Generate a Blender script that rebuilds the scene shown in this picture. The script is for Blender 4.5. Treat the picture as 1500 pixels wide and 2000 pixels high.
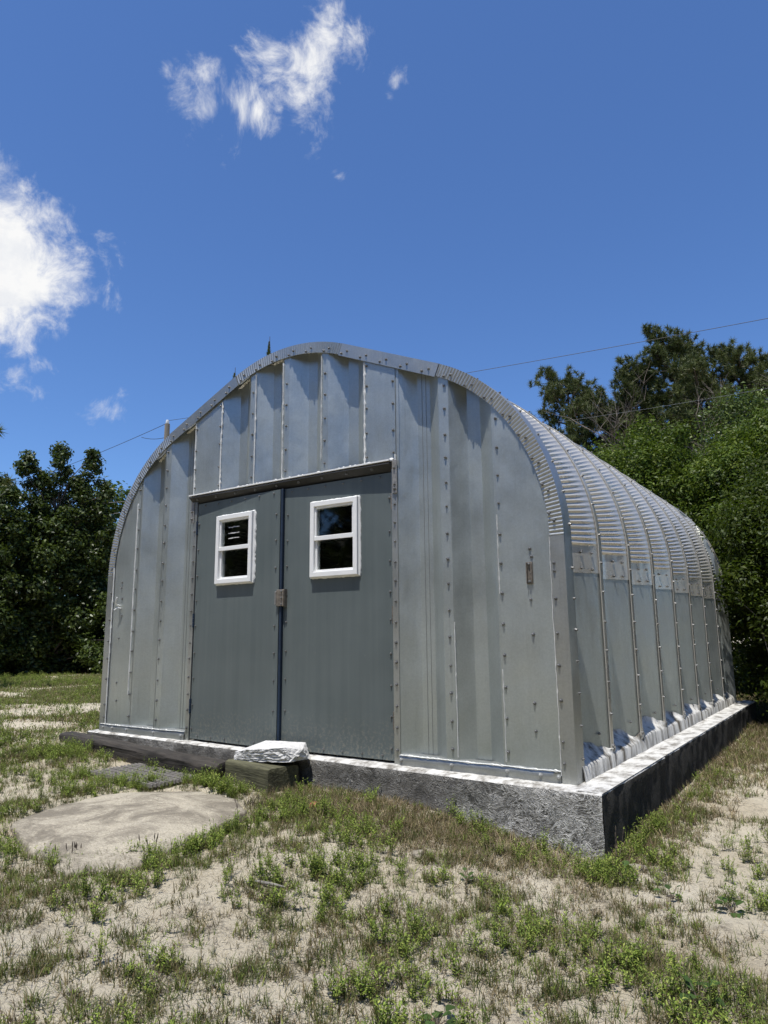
import bpy, math, random
import numpy as np
from mathutils import Matrix, Vector, noise as NZ

for o in list(bpy.data.objects): bpy.data.objects.remove(o)
SC = bpy.context.scene
COL = SC.collection
R = math.radians

# ------------------------------------------------------------------ camera
CAM_LOC = (4.41626, -4.76148, 0.99246)
YAW, PITCH, ROLL = -0.60257, 0.17843, -0.00888
def cam_basis(yaw, pitch, roll):
    cy, sy = math.cos(yaw), math.sin(yaw)
    f0 = np.array([sy, cy, 0.]); r0 = np.array([cy, -sy, 0.]); u0 = np.array([0, 0, 1.])
    f = f0*math.cos(pitch) + u0*math.sin(pitch); u = -f0*math.sin(pitch) + u0*math.cos(pitch)
    r = r0*math.cos(roll) + u*math.sin(roll); u2 = -r0*math.sin(roll) + u*math.cos(roll)
    return r, u2, f
_r, _u, _f = cam_basis(YAW, PITCH, ROLL)
cam = bpy.data.cameras.new('camera')
cam.sensor_fit = 'VERTICAL'; cam.sensor_height = 36.0; cam.lens = 36.0*1349.45/2000.0
cam.clip_start = 0.05; cam.clip_end = 3000
camo = bpy.data.objects.new('camera', cam); COL.objects.link(camo)
camo.matrix_world = Matrix(((_r[0], _u[0], -_f[0], CAM_LOC[0]), (_r[1], _u[1], -_f[1], CAM_LOC[1]),
                            (_r[2], _u[2], -_f[2], CAM_LOC[2]), (0, 0, 0, 1)))
SC.camera = camo

# ------------------------------------------------------------------ light
SUN_EL, SUN_AZ = 73.0, 2.0            # degrees; azimuth measured from -Y towards +X
SKY_STRENGTH, SUN_STRENGTH, EXPOSURE = 0.090, 5.0, 0.12
sx = math.sin(R(SUN_AZ))*math.cos(R(SUN_EL)); sy = -math.cos(R(SUN_AZ))*math.cos(R(SUN_EL)); sz = math.sin(R(SUN_EL))
sun = bpy.data.lights.new('sun', 'SUN'); sun.energy = SUN_STRENGTH; sun.angle = R(0.53); sun.color = (1.0, 0.965, 0.91)
suno = bpy.data.objects.new('sun', sun); COL.objects.link(suno)
suno.rotation_euler = Vector((sx, sy, sz)).to_track_quat('Z', 'Y').to_euler()
suno.location = (0, -6, 20)

SC.view_settings.view_transform = 'Standard'; SC.view_settings.look = 'None'
SC.view_settings.exposure = EXPOSURE; SC.view_settings.gamma = 1.0; SC.view_settings.use_curve_mapping = False

class NT:
    """small node-tree helper"""
    def __init__(s, tree): s.t = tree; tree.nodes.clear()
    def n(s, typ, ins=None, **kw):
        nd = s.t.nodes.new(typ)
        for k, v in kw.items(): setattr(nd, k, v)
        for k, v in (ins or {}).items():
            sock = nd.inputs[k]
            if isinstance(v, bpy.types.NodeSocket): s.t.links.new(v, sock)
            else: sock.default_value = v
        return nd
    def math(s, op, a, b=0.0, c=None, clamp=False):
        d = {0: a, 1: b}
        if c is not None: d[2] = c
        return s.n('ShaderNodeMath', d, operation=op, use_clamp=clamp).outputs[0]
    def vmath(s, op, a, b=None):
        d = {0: a}
        if b is not None: d[1] = b
        return s.n('ShaderNodeVectorMath', d, operation=op)
    def rng(s, v, a, b, c=0.0, d=1.0, smooth=False):
        return s.n('ShaderNodeMapRange', {0: v, 1: a, 2: b, 3: c, 4: d}, interpolation_type='SMOOTHSTEP' if smooth else 'LINEAR').outputs[0]
    def mix(s, f, a, b, blend='MIX'):
        nd = s.n('ShaderNodeMix', data_type='RGBA', blend_type=blend)
        for i, v in ((0, f), (6, a), (7, b)):
            if isinstance(v, bpy.types.NodeSocket): s.t.links.new(v, nd.inputs[i])
            else: nd.inputs[i].default_value = v if i == 0 else (tuple(v)+(1,) if len(v) == 3 else v)
        return nd.outputs[2]
    def noise(s, vec, scale, detail=4, rough=.55, dist=0.0, out=0):
        return s.n('ShaderNodeTexNoise', {'Vector': vec, 'Scale': scale, 'Detail': detail, 'Roughness': rough, 'Distortion': dist}).outputs[out]
    def scale(s, vec, xyz): return s.vmath('MULTIPLY', vec, xyz).outputs[0]

# ------------------------------------------------------------------ sky with fair weather clouds
W = bpy.data.worlds.new('World'); SC.world = W; W.use_nodes = True
w = NT(W.node_tree)
sky = w.n('ShaderNodeTexSky', sky_type='NISHITA', sun_disc=False, sun_elevation=R(SUN_EL), sun_rotation=R(180-SUN_AZ),
          altitude=0.0, air_density=1.0, dust_density=0.4, ozone_density=3.0)
dirv = w.n('ShaderNodeTexCoord').outputs['Generated']
def cloud_density(vec):
    """clouds as direction, radius, strength"""
    blobs = [((-.566, .512, .646), (.045, .045, .036), 1.12), ((-.551, .535, .640), (.045, .045, .030), 1.08), ((-.598, .490, .634), (.050, .050, .045), 1.1),
             ((-0.451, 0.542, 0.709), (0.045, 0.045, 0.05), 1.12), ((-0.429, 0.568, 0.703), (0.037, 0.037, 0.04), 1.02), ((-0.483, 0.547, 0.684), (0.053, 0.053, 0.057), 1.12),
             ((-0.513, 0.517, 0.685), (0.043, 0.043, 0.048), 1.02), ((-0.504, 0.562, 0.656), (0.051, 0.051, 0.056), 1.07), ((-0.531, 0.551, 0.644), (0.031, 0.031, 0.034), 0.87),
             ((-0.579, 0.477, 0.661), (0.033, 0.033, 0.036), 0.82), ((-0.601, 0.482, 0.637), (0.053, 0.053, 0.057), 0.97), ((-0.593, 0.511, 0.622), (0.036, 0.036, 0.039), 0.87),
             ((-0.609, 0.441, 0.66), (0.028, 0.028, 0.031), 0.82), ((-0.576, 0.522, 0.629), (0.028, 0.028, 0.031), 0.78), ((-0.404, 0.62, 0.673), (0.026, 0.026, 0.029), 0.82),
             ((-0.417, 0.626, 0.659), (0.02, 0.02, 0.022), 0.7), ((-0.553, 0.464, 0.692), (0.012, 0.012, 0.014), 0.53),
             ((-.826, .366, .448), (.088, .088, .100), 1.95), ((-.790, .412, .455), (.058, .058, .088), 1.1),
             ((-.757, .494, .427), (.040, .040, .050), .78), ((-.835, .385, .392), (.07, .07, .04), .9),
             ((-.850, .424, .312), (.07, .07, .04), .75), ((-.803, .520, .293), (.05, .05, .035), .68), ((-.83, .44, .345), (.04, .04, .035), .66),
             ((-.503, .6325, .589), (.016, .016, .008), .50), ((-.735, .47, .49), (.035, .035, .045), .66)]
    rnd = random.Random(5)
    for i in range(26):                                   # the same weather goes on all round
        a = rnd.uniform(R(75), R(330)); e = rnd.uniform(R(12), R(70))
        c = (math.sin(a)*math.cos(e), math.cos(a)*math.cos(e), math.sin(e))
        if c[1] > .25 and c[0] < .2: continue
        blobs.append((c, (rnd.uniform(.06, .15),)*2+(rnd.uniform(.05, .11),), rnd.uniform(.75, 1.3)))
    acc = None
    for c, rad, st in blobs:
        d = w.vmath('SUBTRACT', vec, c).outputs[0]
        d = w.vmath('LENGTH', w.scale(d, tuple(1/q for q in rad))).outputs['Value']
        v = w.rng(d, 0.0, 1.6, st, 0.0)
        acc = v if acc is None else w.math('MAXIMUM', acc, v)
    return acc
blob = cloud_density(dirv)
warp = w.noise(dirv, 7.0, 3, .5, 0, 1)
wv = w.vmath('ADD', dirv, w.scale(w.vmath('SUBTRACT', warp, (.5, .5, .5)).outputs[0], (.07, .07, .07))).outputs[0]
n1 = w.noise(wv, 17.0, 10, .66, .35)
n2 = w.noise(w.vmath('ADD', wv, (.006, -.01, .016)).outputs[0], 17.0, 10, .66, .35)
dens = w.math('ADD', blob, w.math('MULTIPLY', w.math('SUBTRACT', n1, .5), 2.1))
alpha = w.rng(dens, .52, 1.30, 0, 1, True)
alpha = w.math('MULTIPLY', alpha, w.rng(blob, .02, .25, 0, 1))
lit = w.rng(w.math('SUBTRACT', n1, n2), -.10, .10, .80, 1.04)
core = w.rng(dens, 1.2, 2.1, 1.0, .90)
CW = .88/SKY_STRENGTH
ccol = w.mix(w.math('MULTIPLY', lit, core), (.50*CW, .58*CW, .74*CW), (1.0*CW, 1.0*CW, 1.0*CW))
skyt = w.mix(1.0, sky.outputs[0], (.85, 1.14, 1.56), 'MULTIPLY')
skyc = w.mix(alpha, skyt, ccol)
bg = w.n('ShaderNodeBackground', {'Color': skyc, 'Strength': SKY_STRENGTH})
wo = w.n('ShaderNodeOutputWorld'); w.t.links.new(bg.outputs[0], wo.inputs[0])

# ------------------------------------------------------------------ materials
def material(name):
    m = bpy.data.materials.new(name); m.use_nodes = True
    t = NT(m.node_tree); b = t.n('ShaderNodeBsdfPrincipled'); o = t.n('ShaderNodeOutputMaterial')
    t.t.links.new(b.outputs[0], o.inputs[0])
    return m, t, b
def setin(t, b, **kw):
    for k, v in kw.items():
        s = b.inputs[k.replace('_', ' ')]
        if isinstance(v, bpy.types.NodeSocket): t.t.links.new(v, s)
        else: s.default_value = tuple(v)+(1,) if isinstance(v, (tuple, list)) and len(v) == 3 and s.type == 'RGBA' else v
def bump(t, h, strength, dist=.01):
    return t.n('ShaderNodeBump', {'Height': h, 'Strength': strength, 'Distance': dist}).outputs[0]
def coords(t): return t.n('ShaderNodeTexCoord').outputs['Object']
MAT = {}

def galvanised(name, base, metallic, rough, streak=.5):
    m, t, b = material(name); c = coords(t)
    oi = t.n('ShaderNodeObjectInfo').outputs['Random']
    c2 = t.vmath('ADD', c, t.n('ShaderNodeCombineXYZ', {0: t.math('MULTIPLY', oi, 7.3), 1: oi, 2: t.math('MULTIPLY', oi, 3.1)}).outputs[0]).outputs[0]
    sp = t.n('ShaderNodeTexVoronoi', {'Vector': c2, 'Scale': 95.0}).outputs['Color']
    spv = t.n('ShaderNodeSeparateColor', {0: sp}).outputs[0]
    st = t.noise(t.scale(c2, (14, 14, .55)), 1.0, 5, .6)
    fine = t.noise(t.scale(c2, (120, 120, 1.5)), 1.0, 3, .6)
    cl = t.noise(c2, 2.4, 4, .6)
    v = t.math('ADD', t.math('MULTIPLY', t.math('SUBTRACT', spv, .5), .16), t.math('MULTIPLY', t.math('SUBTRACT', st, .5), .6*streak))
    v = t.math('ADD', v, t.math('MULTIPLY', t.math('SUBTRACT', cl, .5), .35))
    v = t.math('ADD', v, t.math('MULTIPLY', t.math('SUBTRACT', fine, .5), .2))
    v = t.math('ADD', v, t.math('MULTIPLY', t.math('SUBTRACT', oi, .5), .16))
    col = t.mix(t.math('ADD', v, .5, clamp=True), tuple(q*.68 for q in base), tuple(q*1.25 for q in base))
    chalk = t.rng(t.noise(t.scale(c2, (5, 5, 2.0)), 1.0, 6, .7), .63, .76, 0, .3)          # chalky white oxide bloom
    col = t.mix(chalk, col, tuple(min(.75, q*1.5) for q in base))
    drip = t.math('MULTIPLY', t.rng(t.noise(t.scale(c2, (38, 38, .9)), 1.0, 4, .6), .62, .74), t.rng(t.noise(c2, 1.6, 3, .6), .50, .62, 0, .55))
    col = t.mix(drip, col, tuple(q*.45 for q in base))
    rr = t.rng(cl, .3, .7, rough-.07, rough+.1)
    hb = t.noise(t.scale(c2, (4.5, 4.5, 2.2)), 1.0, 3, .5)
    setin(t, b, Base_Color=col, Metallic=metallic, Roughness=rr, Normal=bump(t, t.math('ADD', hb, t.math('MULTIPLY', spv, .006)), .55, .022))
    MAT[name] = m
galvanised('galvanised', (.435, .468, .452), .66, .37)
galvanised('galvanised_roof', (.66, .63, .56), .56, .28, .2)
galvanised('trim_steel', (.40, .41, .39), .7, .36, .3)

def simple(name, base, rough=.6, metallic=0.0, var=.25, scale=8.0, stretch=(1, 1, 1), bumpk=.2, bscale=40.0):
    m, t, b = material(name); c = t.scale(coords(t), stretch)
    n = t.noise(c, scale, 6, .6)
    col = t.mix(t.rng(n, .25, .75), tuple(q*(1-var) for q in base), tuple(min(1, q*(1+var)) for q in base))
    setin(t, b, Base_Color=col, Roughness=rough, Metallic=metallic, Normal=bump(t, t.noise(c, bscale, 4, .6), bumpk, .004))
    MAT[name] = m
simple('bolt_steel', (.20, .20, .195), .5, .7, .3, 30)
simple('flashing_paint', (.36, .365, .355), .5, .2, .25, 9, bumpk=.5, bscale=50)
simple('caulk', (.70, .70, .67), .55, 0, .12, 20, bumpk=.6, bscale=60)
simple('vinyl_white', (.80, .80, .78), .35, 0, .05, 6, bumpk=.03)
simple('header_steel', (.028, .028, .027), .6, .2, .35, 8)
simple('crease_line', (.22, .225, .22), .5, .4, .2, 8)
simple('blue_edge', (.006, .020, .045), .65, 0, .3, 12)
simple('rust_steel', (.19, .165, .135), .6, .4, .45, 30, bumpk=.4)
simple('dull_strap', (.30, .29, .27), .5, .5, .35, 30, bumpk=.3)
simple('dark_inside', (.03, .03, .03), .9)
simple('wire_black', (.02, .02, .02), .6)
simple('wire_pale', (.30, .30, .30), .6)
simple('pole_wood', (.20, .17, .13), .85, 0, .3, 3, (6, 6, .6), .4, 20)
simple('bark', (.085, .068, .052), .9, 0, .45, 6, (4, 4, .8), .6, 18)
simple('bark_grey', (.20, .185, .165), .9, 0, .4, 6, (4, 4, .8), .5, 18)
simple('twig_dead', (.17, .135, .105), .9, 0, .4, 6, (3, 3, 1), .4, 18)
simple('black_grime', (.02, .02, .02), .8)
simple('insulator', (.75, .75, .72), .3)

# painted door sheet
m, t, b = material('door_paint'); c = coords(t)
st = t.noise(t.scale(c, (16, 16, .5)), 1.0, 5, .6); cl = t.noise(c, 1.8, 4, .55)
v = t.math('ADD', t.math('MULTIPLY', st, .5), t.math('MULTIPLY', cl, .5))
col = t.mix(t.rng(v, .3, .7), (.088, .108, .108), (.128, .150, .148))
scuff = t.math('MULTIPLY', t.rng(t.noise(c, 5.0, 8, .75), .62, .72, 0, .55), t.rng(t.noise(c, 26.0, 5, .7), .5, .62))
col = t.mix(scuff, col, (.33, .35, .35))
zz = t.n('ShaderNodeSeparateXYZ', {0: c}).outputs[2]
spl = t.math('MULTIPLY', t.rng(t.math('ADD', zz, t.math('MULTIPLY', t.noise(c, 9, 5, .7), .5)), .62, .25), t.rng(t.noise(c, 34, 4, .7), .48, .62, 0, .5))
col = t.mix(spl, col, (.30, .28, .22))
setin(t, b, Base_Color=col, Roughness=t.rng(cl, .3, .7, .34, .46), Normal=bump(t, t.noise(c, 2.5, 2, .5), .18, .02)); MAT['door_paint'] = m

# window glass
m, t, b = material('pane_glass')
setin(t, b, Base_Color=(.9, .95, .95), Roughness=.03, Transmission_Weight=1.0, IOR=1.45); MAT['pane_glass'] = m

# slab: white brushed-on coating above, fibrous grimy render at the front, black mould at the side
def slab_mat(name, light, dark, mid, stretch, paint):
    m, t, b = material(name); c = coords(t)
    def strokes(seed, sc, thr):
        o = t.vmath('ADD', c, (seed, seed*1.7, seed*.6)).outputs[0]
        wv = t.vmath('ADD', o, t.scale(t.noise(o, 4.5, 2, .5, 0, 1), (.30, .30, .30))).outputs[0]
        n = t.noise(t.scale(wv, sc), 1.0, 3, .55)
        return t.rng(t.math('ABSOLUTE', t.math('SUBTRACT', n, .5)), thr, 0.0), n
    s1, n1 = strokes(1.0, (stretch[0], stretch[0], stretch[1]), .05); s2, n2 = strokes(5.0, (stretch[1]*.8, stretch[1]*.8, stretch[0]*1.2), .045); s3, n3 = strokes(9.0, (stretch[0]*2.2, stretch[0]*2.2, stretch[1]*1.6), .06)
    big = t.noise(c, 1.7, 6, .68); med = t.noise(c, 7.0, 6, .7)
    col = t.mix(t.rng(t.math('ADD', t.math('MULTIPLY', big, .5), t.math('MULTIPLY', med, .5)), .38, .62), dark, mid)
    st = t.math('MAXIMUM', t.math('MAXIMUM', s1, s2), s3)
    xx = t.n('ShaderNodeSeparateXYZ', {0: c}).outputs[0]
    cov = t.math('ADD', t.rng(big, .44, .62, .08, .42), t.rng(t.math('ADD', xx, t.math('MULTIPLY', med, .8)), 2.1, 2.9, 0, paint))     # brushed white coating survives towards the corner
    col = t.mix(t.math('MULTIPLY', st, cov, clamp=True), col, light)
    col = t.mix(t.math('MULTIPLY', t.rng(med, .45, .62), t.rng(cov, .55, 1.1, 0, .75)), col, light)
    h = t.math('ADD', st, t.math('MULTIPLY', med, 1.2))
    setin(t, b, Base_Color=col, Roughness=.85, Normal=bump(t, h, .9, .012)); MAT[name] = m
slab_mat('slab_front', (.55, .54, .51), (.055, .052, .045), (.20, .19, .17), (5, 30), 1.0)
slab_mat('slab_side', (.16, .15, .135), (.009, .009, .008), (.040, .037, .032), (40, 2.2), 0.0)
m, t, b = material('slab_top'); c = coords(t)
n = t.noise(t.scale(c, (9, 5, 6)), 1.0, 8, .72); col = t.mix(t.rng(n, .46, .62), (.60, .59, .555), (.19, .175, .15))
setin(t, b, Base_Color=col, Roughness=.7, Normal=bump(t, t.noise(c, 30, 5, .7), .6, .01)); MAT['slab_top'] = m
m, t, b = material('grout'); c = coords(t)
n = t.noise(t.scale(c, (7, 7, 1.3)), 1.0, 6, .65); n2 = t.noise(c, 9, 6, .7)
col = t.mix(t.rng(n, .46, .62), (.62, .61, .57), (.11, .095, .07)); col = t.mix(t.rng(n2, .6, .75), col, (.16, .15, .14))
setin(t, b, Base_Color=col, Roughness=.7, Normal=bump(t, n2, .7, .015)); MAT['grout'] = m

# weathered timber
def timber(name, a, bcol, stretch):
    m, t, b = material(name); c = coords(t)
    n = t.noise(t.scale(c, stretch), 1.0, 6, .65, .4); g = t.noise(c, 4, 4, .6)
    col = t.mix(t.rng(n, .3, .72), a, bcol); col = t.mix(t.rng(g, .55, .75, 0, .6), col, tuple(q*.5 for q in a))
    setin(t, b, Base_Color=col, Roughness=.88, Normal=bump(t, n, .9, .012)); MAT[name] = m
timber('tie_wood', (.012, .010, .008), (.065, .055, .045), (3, 30, 40))
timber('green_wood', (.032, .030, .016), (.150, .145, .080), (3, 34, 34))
timber('form_wood', (.05, .046, .035), (.13, .12, .095), (2, 20, 30))
m, t, b = material('rock'); c = coords(t)
n = t.noise(c, 14, 7, .7); up = t.n('ShaderNodeSeparateXYZ', {0: t.n('ShaderNodeTexCoord').outputs['Normal']}).outputs[2]
col = t.mix(t.rng(n, .35, .7), (.44, .435, .42), (.72, .71, .69)); setin(t, b, Base_Color=col, Roughness=.85, Normal=bump(t, t.noise(c, 22, 5, .6), .6, .010)); MAT['rock'] = m
m, t, b = material('pad_concrete'); c = coords(t)
n = t.noise(c, 2.6, 8, .68, .8); f = t.noise(c, 70, 5, .8); sc_ = t.noise(t.scale(c, (2, 5, 2)), 1.6, 6, .7, 2.0); g2_ = t.noise(c, 190, 3, .7)
col = t.mix(t.rng(n, .41, .59), (.22, .192, .145), (.47, .42, .325)); col = t.mix(t.math('MULTIPLY', t.rng(t.math('ABSOLUTE', t.math('SUBTRACT', sc_, .5)), .035, .0), t.rng(n, .4, .55)), col, (.56, .50, .38))
col = t.mix(t.rng(f, .46, .72, 0, .75), col, (.12, .10, .075)); col = t.mix(t.rng(g2_, .60, .74, 0, .6), col, (.60, .55, .45))
setin(t, b, Base_Color=col, Roughness=.92, Normal=bump(t, t.math('ADD', f, t.math('MULTIPLY', n, 2.0)), .9, .012)); MAT['pad_concrete'] = m

# sandy ground with litter
m, t, b = material('sand'); c = coords(t)
big = t.noise(c, .9, 6, .65, .4); mid = t.noise(c, 5.0, 6, .7, .3); fine = t.noise(c, 55, 5, .75); grit = t.noise(c, 240, 3, .7)
col = t.mix(t.rng(big, .35, .65), (.66, .565, .400), (.83, .745, .57))
lit_ = t.math('ADD', t.math('MULTIPLY', mid, .6), t.math('MULTIPLY', fine, .42))
col = t.mix(t.rng(lit_, .53, .66, 0, .8), col, (.105, .080, .054))
col = t.mix(t.rng(grit, .62, .75, 0, .6), col, (.16, .13, .10)); col = t.mix(t.rng(grit, .34, .24, 0, .4), col, (.62, .57, .48))
setin(t, b, Base_Color=col, Roughness=.95, Normal=bump(t, t.math('ADD', t.math('MULTIPLY', fine, 1.0), t.math('ADD', t.math('MULTIPLY', mid, 1.6), t.math('MULTIPLY', grit, .3))), 1.0, .035)); MAT['sand'] = m

def leafy(name, rough=.45, trans=.25, spec=.5):
    m, t, b = material(name)
    a = t.n('ShaderNodeAttribute', attribute_name='Col').outputs['Color']
    setin(t, b, Base_Color=a, Roughness=rough, Specular_IOR_Level=spec)
    tr = t.n('ShaderNodeBsdfTranslucent', {'Color': t.mix(.5, a, (.10, .16, .01))})
    mx = t.n('ShaderNodeMixShader', {0: trans, 1: b.outputs[0], 2: tr.outputs[0]})
    out = [n for n in t.t.nodes if n.type == 'OUTPUT_MATERIAL'][0]; t.t.links.new(mx.outputs[0], out.inputs[0]); MAT[name] = m
leafy('leaf_glossy', .40, .24, .3); leafy('leaf_soft', .5, .30, .22); leafy('needles', .5, .10, .3); leafy('grass', .65, .28, .2)

# ------------------------------------------------------------------ mesh helpers
def mesh_obj(name, verts, faces, mat, parent=None, smooth=None, col=None, mats=None, midx=None):
    me = bpy.data.meshes.new(name); 
    if isinstance(verts, np.ndarray): verts = verts.tolist()
    me.from_pydata(verts, [], faces)
    for mm in (mats or [mat]): me.materials.append(MAT[mm])
    if midx is not None: me.polygons.foreach_set('material_index', midx)
    if smooth is not None:
        me.polygons.foreach_set('use_smooth', [True]*len(me.polygons))
        if smooth < 180: me.set_sharp_from_angle(angle=R(smooth))
    if col is not None:
        a = me.attributes.new('Col', 'FLOAT_COLOR', 'POINT'); a.data.foreach_set('color', np.asarray(col, np.float32).ravel())
    me.update()
    o = bpy.data.objects.new(name, me); COL.objects.link(o)
    if parent: o.parent = parent
    return o
def big_mesh(name, V, n_per, F, mat, parent=None, col=None):
    """N copies of a small face pattern F (tuples of local indices, all the same length) over V (N, n_per, 3)"""
    N = len(V); k = len(F[0]); F = np.array(F, np.int32)
    idx = (np.arange(N, dtype=np.int32)[:, None, None]*n_per + F[None]).reshape(-1)
    me = bpy.data.meshes.new(name); me.vertices.add(N*n_per); me.vertices.foreach_set('co', V.astype(np.float32).ravel())
    nf = N*len(F); me.loops.add(nf*k); me.loops.foreach_set('vertex_index', idx)
    me.polygons.add(nf); me.polygons.foreach_set('loop_start', np.arange(0, nf*k, k, dtype=np.int32))
    if col is not None:
        c4 = np.ones((N, n_per, 4), np.float32); c4[..., :3] = col[:, None, :] if col.ndim == 2 else col
        a = me.attributes.new('Col', 'FLOAT_COLOR', 'POINT'); a.data.foreach_set('color', c4.ravel())
    me.materials.append(MAT[mat]); me.update(calc_edges=True); me.validate()
    o = bpy.data.objects.new(name, me); COL.objects.link(o)
    if parent: o.parent = parent
    return o
def tag(o, label, cat, group=None, kind=None):
    if label: o['label'] = label
    if cat: o['category'] = cat
    if group: o['group'] = group
    if kind: o['kind'] = kind
    return o
def empty(name, loc=(0, 0, 0)):
    o = bpy.data.objects.new(name, None); COL.objects.link(o); o.location = loc; o.empty_display_size = .1; return o
class MB:
    def __init__(s): s.v = []; s.f = []
    def add(s, v, f):
        b = len(s.v); s.v += [tuple(q) for q in v]; s.f += [tuple(i+b for i in q) for q in f]; return s
    def box(s, x0, x1, y0, y1, z0, z1, ch=0.0):
        if ch <= 0:
            v = [(x, y, z) for z in (z0, z1) for y in (y0, y1) for x in (x0, x1)]
            f = [(0, 2, 3, 1), (4, 5, 7, 6), (0, 1, 5, 4), (2, 6, 7, 3), (0, 4, 6, 2), (1, 3, 7, 5)]
            return s.add(v, f)
        # chamfered box (front edges along all sides)
        v = []; 
        for sx_, X in ((-1, x0), (1, x1)):
            for sy_, Y in ((-1, y0), (1, y1)):
                for sz_, Z in ((-1, z0), (1, z1)):
                    v += [(X, Y-sy_*ch, Z-sz_*ch), (X-sx_*ch, Y, Z-sz_*ch), (X-sx_*ch, Y-sy_*ch, Z)]
        I = lambda a, b_, c_, k: ((a*2+b_)*2+c_)*3+k
        f = [(I(0,0,0,0), I(0,0,1,0), I(0,1,1,0), I(0,1,0,0)), (I(1,0,0,0), I(1,1,0,0), I(1,1,1,0), I(1,0,1,0)),
             (I(0,0,0,1), I(1,0,0,1), I(1,0,1,1), I(0,0,1,1)), (I(0,1,0,1), I(0,1,1,1), I(1,1,1,1), I(1,1,0,1)),
             (I(0,0,0,2), I(0,1,0,2), I(1,1,0,2), I(1,0,0,2)), (I(0,0,1,2), I(1,0,1,2), I(1,1,1,2), I(0,1,1,2))]
        for a in (0, 1):
            for b_ in (0, 1):
                f += [(I(a,b_,0,0), I(a,b_,0,1), I(a,b_,1,1), I(a,b_,1,0)), (I(a,0,b_,0), I(a,1,b_,0), I(a,1,b_,2), I(a,0,b_,2)), (I(0,a,b_,1), I(1,a,b_,1), I(1,a,b_,2), I(0,a,b_,2))]
                for c_ in (0, 1): f.append((I(a,b_,c_,0), I(a,b_,c_,1), I(a,b_,c_,2)))
        return s.add(v, f)
    def tube(s, pts, rads, n=7, cap=True):
        P = [Vector(q) for q in pts]; b = len(s.v); prev = None
        for i, p in enumerate(P):
            d = (P[min(i+1, len(P)-1)]-P[max(i-1, 0)]).normalized()
            a = d.cross(Vector((0, 0, 1)) if abs(d.z) < .9 else Vector((1, 0, 0))).normalized()
            if prev is not None:
                a2 = (prev - d*prev.dot(d))
                if a2.length > 1e-4: a = a2.normalized()
            prev = a; c_ = d.cross(a); r = rads[i] if isinstance(rads, (list, tuple)) else rads
            s.v += [tuple(p+(a*math.cos(2*math.pi*k/n)+c_*math.sin(2*math.pi*k/n))*r) for k in range(n)]
        for i in range(len(P)-1):
            for k in range(n): s.f.append((b+i*n+k, b+i*n+(k+1) % n, b+(i+1)*n+(k+1) % n, b+(i+1)*n+k))
        if cap:
            s.f.append(tuple(b+k for k in range(n))[::-1]); s.f.append(tuple(b+(len(P)-1)*n+k for k in range(n)))
        return s
    def build(s, name, mat, parent=None, smooth=None, **kw): 
        o = mesh_obj(name, s.v, s.f, mat, parent, smooth, **kw)
        return o
def fix_normals(o):
    import bmesh
    bm = bmesh.new(); bm.from_mesh(o.data); bmesh.ops.recalc_face_normals(bm, faces=bm.faces); bm.to_mesh(o.data); bm.free(); return o

rng = np.random.default_rng(11)
def vnoise(x, y, seed=0):
    x = np.asarray(x, float); y = np.asarray(y, float)
    xi = np.floor(x).astype(np.int64); yi = np.floor(y).astype(np.int64); xf = x-xi; yf = y-yi
    def h(a, b):
        k = (a*374761393 + b*668265263 + seed*1442695041) & 0xffffffff
        k = ((k ^ (k >> 13))*1274126177) & 0xffffffff; k = k ^ (k >> 16); return (k & 0xffff)/65535.0
    u = xf*xf*(3-2*xf); v = yf*yf*(3-2*yf)
    return (h(xi, yi)*(1-u)+h(xi+1, yi)*u)*(1-v)+(h(xi, yi+1)*(1-u)+h(xi+1, yi+1)*u)*v
def fbm(x, y, oct=4, seed=0):
    a = 0.; s = .5; tot = 0.
    for i in range(oct): a = a+s*vnoise(np.asarray(x)*2**i, np.asarray(y)*2**i, seed+i); tot += s; s *= .5
    return a/tot

# ------------------------------------------------------------------ ground
GX = [-40, -20, -6, -3.0, -1.5, .4, 1.5, 1.95, 2.5, 2.9, 3.6, 6, 40]
GZ = [-.05, -.05, -.03, -.09, -.185, -.225, -.245, -.30, -.365, -.395, -.40, -.42, -.42]
def ground_h(x, y):
    x = np.asarray(x, float); y = np.asarray(y, float)
    h = np.interp(x, GX, GZ)
    rise = np.clip(y, 0, 6)/6*.09
    h = h + np.where(x > 2.2, rise, 0)
    h = h - np.clip(-.8-y, 0, 3)*.03
    h = h + (fbm(x*1.3, y*1.3, 3, 3)-.5)*.05 + (fbm(x*6, y*6, 3, 9)-.5)*.03 + (fbm(x*17, y*17, 2, 19)-.5)*.018
    pd = (((x-.06)/.86)**2+((y+1.50)/.90)**2)
    h = h-.07*np.clip((.93-pd)*5, 0, 1)
    gm = np.clip((.56-np.abs(x+1.0))*8, 0, 1)*np.clip((.42-np.abs(y+.62))*8, 0, 1)
    h = h*(1-gm)+gm*(-.245)
    return h
def axis(dense0, dense1, step, lo, hi):
    a = list(np.arange(dense0, dense1+1e-6, step)); s = step; p = dense0
    while p > lo: s *= 1.16; p -= s; a.insert(0, p)
    s = step; p = dense1
    while p < hi: s *= 1.16; p += s; a.append(p)
    return np.array(a)
ax_ = axis(-3.2, 4.6, .028, -700, 700); ay_ = axis(-3.8, 2.2, .028, -700, 700)
XX, YY = np.meshgrid(ax_, ay_); ZZ = ground_h(XX, YY)
nx, ny = len(ax_), len(ay_)
gv = np.stack([XX, YY, ZZ], -1).reshape(1, -1, 3)
ii = (np.arange(ny-1)[:, None]*nx+np.arange(nx-1)[None]).ravel()
gf = np.stack([ii, ii+1, ii+nx+1, ii+nx], -1).astype(np.int32)
g = big_mesh('ground', gv, nx*ny, gf, 'sand'); g['kind'] = 'structure'
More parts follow.
